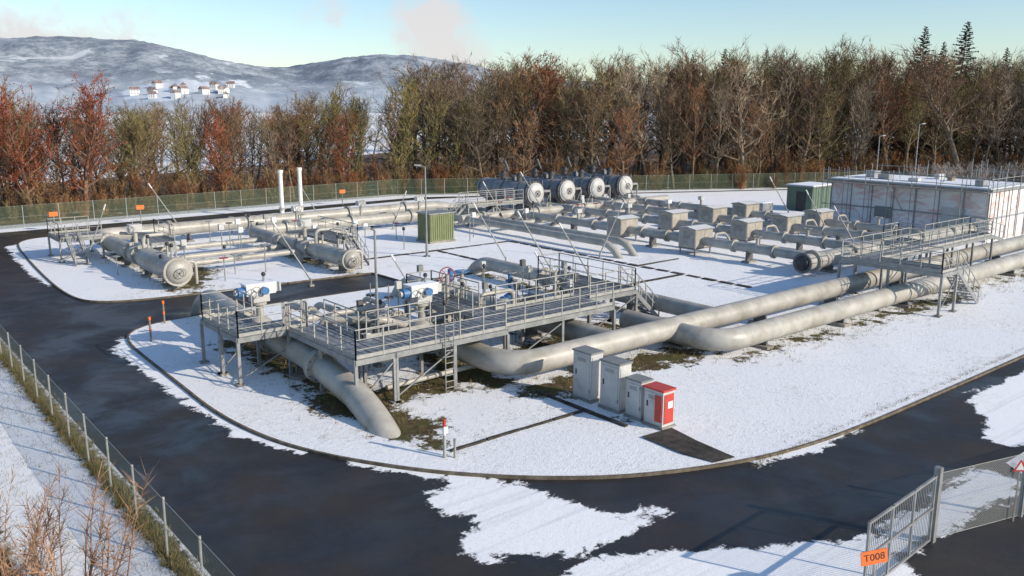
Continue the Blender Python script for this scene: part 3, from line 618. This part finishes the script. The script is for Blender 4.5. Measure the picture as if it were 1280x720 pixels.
for i,(x,y,h) in enumerate(ms):
    k=MB(); a=R.uniform(-.25,.25); lx,ly=(-.40+a*.3),(.36+a*.3)
    if i%5==3: lx,ly=-lx*.7,-ly*.7
    k.cyl((x,y,0),(x,y,.5),.06,'galv',n=8); k.box(x,y,0,.3,.3,.12,'concrete'); k.cyl((x,y,.4),(x+lx*h,y+ly*h,h),.06,'rail_paint',r1=.03,n=8); k.cyl((x+lx*h*.9,y+ly*h*.9,.4+(h-.4)*.9),(x+lx*h,y+ly*h,h+.02),.05,'white_paint',n=8)
    k.obj('lightning_mast')
# ---------------------------------------------------------------- building + shed
k=MB(); x0,x1,y0,y1,h=73.2,80.5,29.5,43.3,4.1
k.box((x0+x1)/2,(y0+y1)/2,0,x1-x0,y1-y0,h,'cladding')
k.box((x0+x1)/2,(y0+y1)/2,h,x1-x0+.5,y1-y0+.5,.22,'galv'); k.box((x0+x1)/2,(y0+y1)/2,h+.22,x1-x0+.2,y1-y0+.2,.10,'snowcap')
for i in range(8):
    y=y0+(y1-y0)*i/7; k.box(x0-.03,y,.0,.05,.07,h,'galv')
for i in range(5):
    x=x0+(x1-x0)*i/4; k.box(x,y0-.03,0,.07,.05,h,'galv')
k.box(x0-.025,(y0+y1)/2,2.0,.04,y1-y0,.07,'galv'); k.box(x0-.03,32.2,0,.04,1.9,2.6,'cab_grey'); k.box(x0-.03,38.2,1.2,.04,1.6,1.0,'cab_dark')
bld=k.obj('equipment_building')
k=MB()
xs=x0-1.1
for i in range(8):
    y=y0-.3+(y1-y0+.6)*i/7
    for xx in(xs,xs+.8): k.cyl((xx,y,0),(xx,y,h+1.3),.035,'galv',n=6)
    k.cyl((xs,y,2.1),(xs+.8,y,2.1),.03,'galv',n=6);k.cyl((xs,y,h),(xs+.8,y,h),.03,'galv',n=6)
for z in(2.1,h,h+.55,h+1.1): k.cyl((xs,y0-.3,z),(xs,y1+.3,z),.03,'galv',n=6)
k.box(xs+.4,(y0+y1)/2,h-.02,.7,y1-y0,.05,'wood_pole')
for i in range(6): k.cyl((x0+i*1.5,y0-.5,0),(x0+i*1.5,y0-.5,h+1.5),.035,'galv',n=6); k.cyl((x0+i*1.5,y1+.3,h),(x0+i*1.5,y1+.3,h+1.2),.03,'galv',n=6)
for z in(2.1,h+.5,h+1.1): k.cyl((xs,y0-.5,z),(x1+.3,y0-.5,z),.03,'galv',n=6); k.cyl((x1+.3,y0-.5,z+.02),(x1+.3,y1,z+.02),.03,'galv',n=6)
for i in range(7): y=y0+i*2.2; k.cyl((x1+.3,y,0),(x1+.3,y,h+1.3),.03,'galv',n=6)
for i in range(5): k.cyl((x0+1+i*1.4,y0+2,h+.3),(x0+1+i*1.4,y0+2,h+1.6+R.random()),.03,'galv',n=6)
for i in range(9): xx=R.uniform(x0,x1); yy=R.uniform(y0,y1); k.cyl((xx,yy,h+.3),(xx+R.uniform(-.5,.5),yy,h+R.uniform(1.2,2.2)),.03,'galv',n=6)
for i in range(6):
    x=R.uniform(x0+1,x1-1);y=R.uniform(y0+1,y1-1); k.box(x,y,h+.32,R.uniform(.4,1.2),R.uniform(.4,1),R.uniform(.25,.6),R.choice(['galv','cab_grey','wood_pole']))
k.obj('scaffolding')
k=MB(); k.box(82.2,51,0,4.2,3.0,2.6,'green_shed'); k.box(82.2,51,2.6,4.6,3.4,.12,'galv'); k.box(82.2,51,2.72,4.4,3.2,.06,'snowcap'); k.box(80.08,50.8,0,.05,1.1,2.1,'steel_dark')
for i in range(9): k.box(80.3+i*.46,49.49,.1,.05,.04,2.4,'green_shed')
k.obj('green_shed')
for x,y,w in((88,50,2),(91,47,1.6),(76,52.5,1.8),(92,53,2.2),(70,52,1.2)):
    k=MB(); k.box(x,y,.05,w,1.2,.15,'wood_pole'); k.box(x,y,.2,w*.95,1.1,.9,R.choice(['galv','cab_grey'])); k.box(x,y,1.1,w*.97,1.14,.06,'snowcap'); k.obj('storage_crate')
# ---------------------------------------------------------------- trees
def rv(r): 
    while True:
        v=Vector((r.uniform(-1,1),r.uniform(-1,1),r.uniform(-1,1)))
        if .05<v.length<1: return v.normalized()
class TM:
    def __init__(s,seed): s.r=random.Random(seed); s.v=[];s.f=[];s.m=[]
    def seg(s,p0,p1,r0,r1,n,mat=0):
        d=(p1-p0).normalized(); up=Vector((0,0,1)) if abs(d.z)<.9 else Vector((1,0,0)); a=d.cross(up).normalized();b=a.cross(d);o=len(s.v)
        for p,r in((p0,r0),(p1,r1)):
            for i in range(n):
                t=6.2832*i/n; s.v.append(p+a*(r*math.cos(t))+b*(r*math.sin(t)))
        for i in range(n): s.f.append((o+i,o+(i+1)%n,o+n+(i+1)%n,o+n+i)); s.m.append(mat)
    def twig(s,p0,p1,w,mat=1):
        d=(p1-p0); a=d.cross(rv(s.r)); 
        if a.length<1e-4: return
        a=a.normalized()*w; o=len(s.v); s.v+=[p0-a,p0+a,p1]; s.f.append((o,o+1,o+2)); s.m.append(mat)
    def leaf(s,p,sz,mat):
        a=rv(s.r)*sz;b=rv(s.r)*sz;o=len(s.v); s.v+=[p-a,p+b,p+a,p-b]; s.f.append((o,o+1,o+2,o+3)); s.m.append(mat)
    def mesh(s,name,mats):
        me=bpy.data.meshes.new(name); me.from_pydata([tuple(v) for v in s.v],[],s.f)
        for k in mats: me.materials.append(MATS[k])
        me.polygons.foreach_set('material_index',s.m); me.update(); return me
def bare_tree(seed,h,spread,base=.3,nl=26,ns=6,nt_=8,tw=.03,kind='',up0=32,up1=70):
    T=TM(seed);r=T.r; p=Vector((0,0,-.1)); tr=[p.copy()]; K=8; d=Vector((r.uniform(-.08,.08),r.uniform(-.08,.08),1)); ht=h*.84
    for i in range(K):
        p=p+d.normalized()*(ht/K); tr.append(p.copy()); d+=Vector((r.uniform(-.15,.15),r.uniform(-.15,.15),0))
    R0=h*.013+.05
    for i in range(K): T.seg(tr[i],tr[i+1],R0*(1-i/K*.85),R0*(1-(i+1)/K*.85)+.01,6)
    def at(t):
        q=min(K-1e-3,t*K);i=int(q); return tr[i].lerp(tr[i+1],q-i)
    for i in range(nl):
        u=(i+r.random()*.8)/nl; t=base+(1-base)*u; az=i*2.4+r.uniform(-.5,.5); el=math.radians(up0+(up1-up0)*u+r.uniform(-14,14))
        Ln=spread*(.55+.5*math.sin(math.pi*min(1,u*.85+.1)))*r.uniform(.6,1.2); d=Vector((math.cos(az)*math.cos(el),math.sin(az)*math.cos(el),math.sin(el)))
        q=at(t); rr=R0*(.40*(1-u)+.15); pts=[q.copy()]
        for j in range(4):
            q=q+d*(Ln/4); d=(d+Vector((r.uniform(-.22,.22),r.uniform(-.22,.22),r.uniform(-.05,.25)))).normalized(); pts.append(q.copy())
            T.seg(pts[-2],pts[-1],rr*(1-j/4.3),rr*(1-(j+1)/4.3),4)
        for j in range(ns):
            w=.15+.85*(j+r.random())/ns; qq=min(3.99,w*4); a=pts[int(qq)].lerp(pts[int(qq)+1],qq-int(qq))
            sd=(d*.7+rv(r)*.8+Vector((0,0,.3))).normalized(); sl=Ln*r.uniform(.22,.42)+.3; e=a+sd*sl
            T.seg(a,e,.026,.010,3,1)
            for m_ in range(nt_):
                b_=a.lerp(e,r.uniform(.1,1)); td=(sd*.7+rv(r)*.75+Vector((0,0,.3))).normalized(); ee=b_+td*r.uniform(.45,1.2)
                T.twig(b_,ee,tw)
                if kind=='red':
                    if r.random()<.9: T.leaf(b_.lerp(ee,r.random())+rv(r)*.15,.085,1)
                elif kind=='ivy' and r.random()<.25: T.leaf(ee,.08,2)
    if kind=='ivy':
        for i in range(750):
            t=r.random()**.8*.8; q=at(t); az=r.random()*6.28; rad=(.2+.8*r.random()**1.5)*(1.1-t)*1.5; T.leaf(q+Vector((math.cos(az)*rad,math.sin(az)*rad,r.uniform(-.3,.3))),.11,2)
    return T
def shrub(seed,h,n=22,nt_=26,tw=.02,leaf=False,wd=.5):
    T=TM(seed);r=T.r
    for i in range(n):
        az=r.random()*6.28; o=Vector((math.cos(az),math.sin(az),0))*r.random()*wd; d=Vector((math.cos(az)*.45*r.random(),math.sin(az)*.45*r.random(),1)).normalized(); q=o.copy(); Ln=h*r.uniform(.55,1.05); pts=[q]
        for j in range(3):
            q=q+d*Ln/3; d=(d+rv(r)*.18).normalized(); pts.append(q.copy()); T.seg(pts[-2],pts[-1],.022*h/3*(1-j/3.5),.022*h/3*(1-(j+1)/3.5),3,1)
        for m_ in range(nt_):
            w=r.uniform(.1,1)*2.99; a=pts[int(w)].lerp(pts[int(w)+1],w-int(w)); e=a+(d*.7+rv(r)*.8+Vector((0,0,.2))).normalized()*r.uniform(.25,.75)*h*.28; T.twig(a,e,tw)
            if leaf: T.leaf(e,.07,1)
    return T
def conifer(seed,h,spread):
    T=TM(seed);r=T.r; T.seg(Vector((0,0,0)),Vector((0,0,h)),h*.014,.02,6)
    nl=int(h*9)
    for i in range(nl):
        u=(i+.5)/nl; z=h*(.1+.9*u); Ln=spread*(1-u)**.8*r.uniform(.55,1.15)+.2; az=i*2.4+r.uniform(-.4,.4); d=Vector((math.cos(az),math.sin(az),-.28+.5*u)); a=Vector((0,0,z)); e=a+d*Ln
        T.seg(a,e,.04,.015,3)
        for m_ in range(16):
            w=r.uniform(.1,1); b_=a.lerp(e,w); side=Vector((-d.y,d.x,0))*r.choice((-1,1)); ee=b_+(side*.7+d*.6+Vector((0,0,r.uniform(-.45,.05)))).normalized()*Ln*.34*(1.3-w); T.twig(b_,ee,.12+.06*r.random(),1)
    return T
TV=[]
def tv(T,name,mats,kd):
    zz=sorted(v.z for v in T.v); TV.append((T.mesh(name,mats),kd,zz[int(len(zz)*.995)]))
for i in range(5): tv(bare_tree(100+i,15,4.8,.26,26,6,8,.028),'bare_tree_%d'%i,['bark','twig'],'n')
for i in range(3): tv(bare_tree(200+i,15,3.7,.42,24,6,7,.027,'',40,74),'slim_tree_%d'%i,['bark','twig'],'n')
for i in range(2): tv(bare_tree(300+i,13,4.2,.18,26,6,8,.028,'red'),'copper_tree_%d'%i,['bark','twig'],'r')
for i in range(2): tv(bare_tree(400+i,14,4.0,.22,24,6,8,.028,'ivy'),'ivy_tree_%d'%i,['bark','twig','ivy'],'i')
SV=[shrub(500+i,4.0,24,26,.024).mesh('shrub_%d'%i,['bark','twig']) for i in range(3)]
CV=[conifer(600+i,20,3.8).mesh('conifer_%d'%i,['bark','needles']) for i in range(2)]
forest=bpy.data.objects.new('forest',None); COL.objects.link(forest)
def inst(me,x,y,s,sz,col,parent=forest,name='tree'):
    o=bpy.data.objects.new(name,me); COL.objects.link(o); o.location=(x,y,0); o.scale=(s,s,sz); o.rotation_euler=(R.uniform(-.05,.05),R.uniform(-.05,.05),R.uniform(0,6.28)); o.color=(*col,1)
    if parent: o.parent=parent
    return o
browns=[(.22,.145,.095),(.25,.155,.095),(.20,.15,.105),(.23,.18,.12),(.26,.14,.08),(.22,.18,.14),(.31,.26,.20),(.17,.115,.08),(.20,.165,.13)]
olives=[(.22,.19,.09),(.20,.18,.09),(.24,.205,.10)]
reds=[(.24,.085,.05),(.21,.075,.045),(.27,.115,.065)]
E=[(-30,96),(0,96),(22,97),(40,97),(58,95.5),(77,84.5),(104,68.5),(130,57.5),(165,44),(230,20)]
def along(E,step):
    out=[]
    for (a,b),(c,d) in zip(E[:-1],E[1:]):
        l=math.hypot(c-a,d-b);n=int(l/step)
        for i in range(n):
            t=(i+.5)/n; out.append((a+(c-a)*t,b+(d-b)*t,-(d-b)/l,(c-a)/l))
    return out
def hgt(x):
    return np.interp(x,[-30,5,11,18,30,45,56,64,72,80,110,150,230],[14,14,14.5,13.2,12.2,12.6,14.2,16.2,17,18,19.2,20,20.5])
for row in range(6):
    st=2.7+row*.35
    for x,y,nx,ny in along(E,st):
        dd=row*3.9+R.uniform(-1.8,1.8); jx=R.uniform(-1.1,1.1); X_=x+nx*dd+ny*jx; Y_=y+ny*dd-nx*jx
        big=.5+.5*noise.noise(Vector((X_*.09,Y_*.09,2)))
        hz=hgt(x)*R.uniform(.76,.98)*(.88+.26*big)*(.82 if row==0 else 1)
        rn=noise.noise(Vector((X_*.06,Y_*.06,9)))
        pr=.6 if x<20 else (.14+.3*rn if x<52 else (.01+.12*max(0,rn)))
        if R.random()<pr: me,kd,h0=R.choice([t for t in TV if t[1]=='r'])
        elif R.random()<(.32 if 52<x<64 else .07): me,kd,h0=R.choice([t for t in TV if t[1]=='i'])
        else: me,kd,h0=R.choice([t for t in TV if t[1]=='n'])
        col=R.choice(reds) if kd=='r' else (R.choice(olives) if kd=='i' or R.random()<.2+.4*max(0,-rn) else R.choice(browns))
        q=R.uniform(.7,1.25); col=tuple(c*q for c in col)
        inst(me,X_,Y_,R.uniform(.85,1.25)*hz/h0,hz/h0,col)
for row in range(3):
    for x,y,nx,ny in along(E,2.1):
        if R.random()<.2: continue
        dd=-2.6+row*1.9+R.uniform(-.8,.8); s=R.uniform(.6,1.25)*(.8 if row==0 else 1.1); col=R.choice([(.30,.17,.085),(.26,.16,.09),(.25,.19,.11),(.20,.13,.08),(.27,.135,.075)])
        inst(R.choice(SV),x+nx*dd+R.uniform(-.8,.8),y+ny*dd,s*1.1,s,col,name='shrub')
for i in range(120):
    a=R.uniform(-.75,.8); dist=R.uniform(130,210) if i<100 else R.uniform(220,420); fx,fy=.631,.776
    c,s=math.cos(a),math.sin(a); X_,Y_=(fx*c+fy*s)*dist,(fy*c-fx*s)*dist
    hz=R.uniform(9,12) if a<-.12 else R.uniform(16,20.5)
    t=R.choice(TV); inst(t[0],X_,Y_,hz/t[2]*1.4,hz/t[2],R.choice(browns))
n_=TV[1]; inst(n_[0],12.0,97,1.25,18.5/n_[2],(.26,.20,.15),None,'bare_tree'); n_=TV[8]; inst(n_[0],21.5,94.5,1.15,13.8/n_[2],(.27,.09,.05),None,'copper_tree'); inst(TV[9][0],16.5,94.5,1.0,.95,(.25,.085,.05),None,'copper_tree')
n_=TV[3]; inst(n_[0],97,70,1.5,17.5/n_[2],(.36,.28,.20),None,'bare_tree'); n_=TV[10]; inst(n_[0],58.5,93.5,1.2,14.5/n_[2],(.26,.22,.09),None,'ivy_tree')
for x,y,h,s in((147,73,23.5,1.15),(158,71.5,24.8,1.3),(137,83,19.5,1.0),(121,93,20,1.0),(116,96,19,.9),(141,76,19,.9),(172,69,21,1.0),(128,89,20,1),(163,76,22,1)):
    inst(R.choice(CV),x,y,s*h/20,h/20,(1,1,1),None,'conifer_tree')
hd=bpy.data.objects.new('frosted_hedge',None); COL.objects.link(hd)
for i in range(46):
    x=112+i*1.5+R.uniform(-.6,.6); inst(R.choice(SV),x,60.5-.42*(x-112)-6+R.uniform(-1,1),1.2,.85,(.42,.38,.36),hd,'bush')
T=shrub(901,3.0,20,46,.010,False,.9); me=T.mesh('shrub_fg',['bark','twig']); inst(me,3.2,18.3,1.2,1.15,(.30,.19,.13),None,'bare_shrub'); inst(me,2.3,20.6,1.0,.95,(.28,.17,.11),None,'bare_shrub'); inst(me,1.6,23.5,.9,.75,(.28,.17,.11),None,'bare_shrub')
g=TM(5); r=g.r
def blade(x,y,h,cl=5,sp=.12):
    for _ in range(cl):
        p=Vector((x+r.uniform(-sp,sp),y+r.uniform(-sp,sp),.04)); a=r.random()*6.28; w=Vector((math.cos(a),math.sin(a),0))*.008; hh=h*r.uniform(.5,1.2); o=len(g.v)
        g.v+=[p-w,p+w,p+Vector((r.uniform(-.5,.5)*hh,r.uniform(-.5,.5)*hh,hh))]; g.f.append((o,o+1,o+2)); g.m.append(0)
pts=[]
for s_ in soils[:12]:
    x0,y0,x1,y1,hw=s_; Ln=math.hypot(x1-x0,y1-y0)
    for i in range(int(Ln*max(.5,hw+.6)*9)):
        t=r.random(); pts.append((x0+(x1-x0)*t+r.gauss(0,hw*.5+.35),y0+(y1-y0)*t+r.gauss(0,hw*.5+.35),.26,5,.1))
for i in range(4500): pts.append((r.uniform(10.5,52),r.uniform(14.5,44),.085,3,.25))
A=np.array([(p[0],p[1]) for p in pts]); ok=sd_poly(A,lawn_b)<-.1
for p,o_ in zip(pts,ok):
    if o_: blade(*p)
for i in range(3000): blade(r.gauss(5.78,.18),r.uniform(12,55),.22,5,.1)
for cx in(2.4,1.2,-.3):
    for i in range(1000): blade(r.gauss(cx,.25),r.uniform(14,46),.18,5,.1)
for i in range(1800): blade(r.uniform(0,5.5),r.uniform(14,46),.12,4,.2)
for i in range(700): blade(r.uniform(21.5,60),14.62+abs(r.gauss(0,.1))+(.5 if r.random()<.1 else 0),.12,4,.08)
me=g.mesh('grass',['grass_blade']); o=bpy.data.objects.new('grass',me); COL.objects.link(o)
# ---------------------------------------------------------------- hills
NA,NR=460,60; V=[];F=[];FD=[]
rp=[(-900,85),(-300,72),(0,62),(60,61),(130,63),(180,64),(240,74),(300,82),(340,85),(370,85),(420,77),(470,72),(520,76),(580,85),(620,93),(700,104),(900,112),(1500,112),(2400,100)]
np_=[(-900,100),(-200,96),(0,101),(60,110),(120,120),(170,112),(230,105),(290,108),(340,116),(420,106),(480,110),(540,120),(700,124),(2400,124)]
def hillz(px,rr):
    a=math.atan((px-640)/1104); dx,dy=(.631*math.cos(a)+.776*math.sin(a)),(.776*math.cos(a)-.631*math.sin(a))
    hr=(130-np.interp(px,*zip(*rp)))/1104*2700+11; hn=(130-np.interp(px,*zip(*np_)))/1104*1500+11
    x,y=dx*rr,dy*rr
    s1=max(0,1-abs(rr-2700)/1100); s1=s1*s1*(3-2*s1); s2=max(0,1-abs(rr-1500)/480); s2=s2*s2*(3-2*s2)
    nn=noise.fractal(Vector((x*.0022,y*.0022,1)),.9,2.1,6)
    z=max(hr*s1,hn*s2)+nn*(75*s1*(1-s1)*2+9*s1+9*s2)-3*(1-max(s1,s2))
    z+=(noise.noise(Vector((x*.03,y*.03,3)))*4+noise.noise(Vector((x*.07,y*.07,8)))*3)*max(s1,s2)
    return x,y,z
for j in range(NR):
    rr=900+(3400-900)*j/(NR-1)
    for i in range(NA):
        px=-500+2300*i/(NA-1); x,y,z=hillz(px,rr); V.append((x,y,z))
        fd=max(0,1-abs(px-205)/80)*max(0,1-abs(rr-1400)/230)*1.7; fd=max(fd,max(0,1-abs(px-330)/300)*max(0,1-abs(rr-1950)/200)*.5); FD.append(min(1,fd))
for j in range(NR-1):
    for i in range(NA-1): F.append((j*NA+i,j*NA+i+1,(j+1)*NA+i+1,(j+1)*NA+i))
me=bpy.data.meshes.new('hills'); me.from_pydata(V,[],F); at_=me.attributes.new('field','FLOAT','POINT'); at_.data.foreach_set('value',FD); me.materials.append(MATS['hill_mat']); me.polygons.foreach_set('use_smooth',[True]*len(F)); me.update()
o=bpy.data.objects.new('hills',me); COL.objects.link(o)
for i in range(16):
    px=R.uniform(150,300); x,y,z=hillz(px,R.uniform(1240,1400)); k=MB(); a=R.random()*3; w,d,h=R.uniform(9,13),R.uniform(7,9),R.uniform(5,7)
    k.box(0,0,-3,w,d,h+3,'white_paint'); vs=[(-w/2-.5,-d/2-.5,h),(w/2+.5,-d/2-.5,h),(w/2+.5,d/2+.5,h),(-w/2-.5,d/2+.5,h),(-w/2-.5,0,h+4),(w/2+.5,0,h+4)]
    k.add(vs,[(0,1,5,4),(2,3,4,5),(1,2,5),(3,0,4),(3,2,1,0)],'roof_tile')
    for q in(-1,0,1):
        for zz in(1.2,h-2): k.box(q*w*.3,-d/2-.03,zz,1.2,.1,1.3,'cab_dark'); k.box(q*w*.3,d/2+.03,zz,1.2,.1,1.3,'cab_dark')
    o=k.obj('hillside_house'); o.location=(x,y,z); o.rotation_euler=(0,0,a)
# ---------------------------------------------------------------- world, sun, camera
S=Vector((.42,-.907,0)).normalized(); el=math.radians(24); S=Vector((S.x*math.cos(el),S.y*math.cos(el),math.sin(el))).normalized()
w=bpy.data.worlds.new('World'); scene.world=w; w.use_nodes=True; nt=w.node_tree; bg=nt.nodes['Background']; out=nt.nodes['World Output']
sky=N(nt,'ShaderNodeTexSky',sky_type='NISHITA',sun_disc=False); sky.sun_elevation=el; sky.sun_rotation=math.atan2(S.x,S.y); sky.air_density=1.0; sky.dust_density=.3; sky.ozone_density=2.0
tint=mixc(nt,1.0,sky.outputs[0],(1.05,1.10,1.14),'MULTIPLY')
L(nt,tint,bg.inputs[0]); bg.inputs[1].default_value=.14
tc=N(nt,'ShaderNodeTexCoord').outputs['Generated']
def dirv(px,py):
    a=(px-640)/1080;b_=(360-py)/1080; f=.97808+b_*.20825; z=-.20825+b_*.97808; return Vector((.631*f+.776*a,.776*f-.631*a,z)).normalized()
def blob(px,py,rad,zs=1.):
    d=dirv(px,py); vm=N(nt,'ShaderNodeVectorMath',operation='SUBTRACT'); L(nt,tc,vm.inputs[0]); vm.inputs[1].default_value=d
    v2=N(nt,'ShaderNodeVectorMath',operation='MULTIPLY'); L(nt,vm.outputs[0],v2.inputs[0]); v2.inputs[1].default_value=(1,1,zs)
    ln=N(nt,'ShaderNodeVectorMath',operation='LENGTH'); L(nt,v2.outputs[0],ln.inputs[0]); return ramp(nt,ln.outputs['Value'],rad,0)
pl=math_(nt,'MAXIMUM',blob(538,35,.06,.9),math_(nt,'MAXIMUM',blob(565,72,.055,1),math_(nt,'MULTIPLY',blob(420,18,.05,2),.6)))
pl=math_(nt,'MAXIMUM',pl,math_(nt,'MULTIPLY',blob(30,48,.2,4),.75))
cf=nz(nt,tc,30,6,.62,.4)
pf=ramp(nt,math_(nt,'ADD',pl,math_(nt,'MULTIPLY',math_(nt,'SUBTRACT',cf,.5),1.4)),.12,.65)
pf=math_(nt,'MULTIPLY',math_(nt,'MULTIPLY',pf,ramp(nt,pl,0,.3)),.9)
b2=N(nt,'ShaderNodeBackground'); b2.inputs[0].default_value=(.80,.77,.77,1); b2.inputs[1].default_value=.98
mx=N(nt,'ShaderNodeMixShader'); L(nt,pf,mx.inputs[0]); L(nt,bg.outputs[0],mx.inputs[1]); L(nt,b2.outputs[0],mx.inputs[2]); L(nt,mx.outputs[0],out.inputs[0])
sl=bpy.data.lights.new('sun','SUN'); sl.energy=5.0; sl.angle=math.radians(.5); sl.color=(1,.88,.72); so=bpy.data.objects.new('sun',sl); COL.objects.link(so); so.rotation_euler=S.to_track_quat('Z','Y').to_euler(); so.location=(0,0,60)
cd=bpy.data.cameras.new('camera'); cd.sensor_width=36; cd.lens=1080/1280*36; cd.clip_end=12000; cd.clip_start=.1
co=bpy.data.objects.new('camera',cd); COL.objects.link(co); co.location=(0,0,11); co.rotation_euler=(math.radians(90-12.02),0,math.radians(-39.115)); scene.camera=co
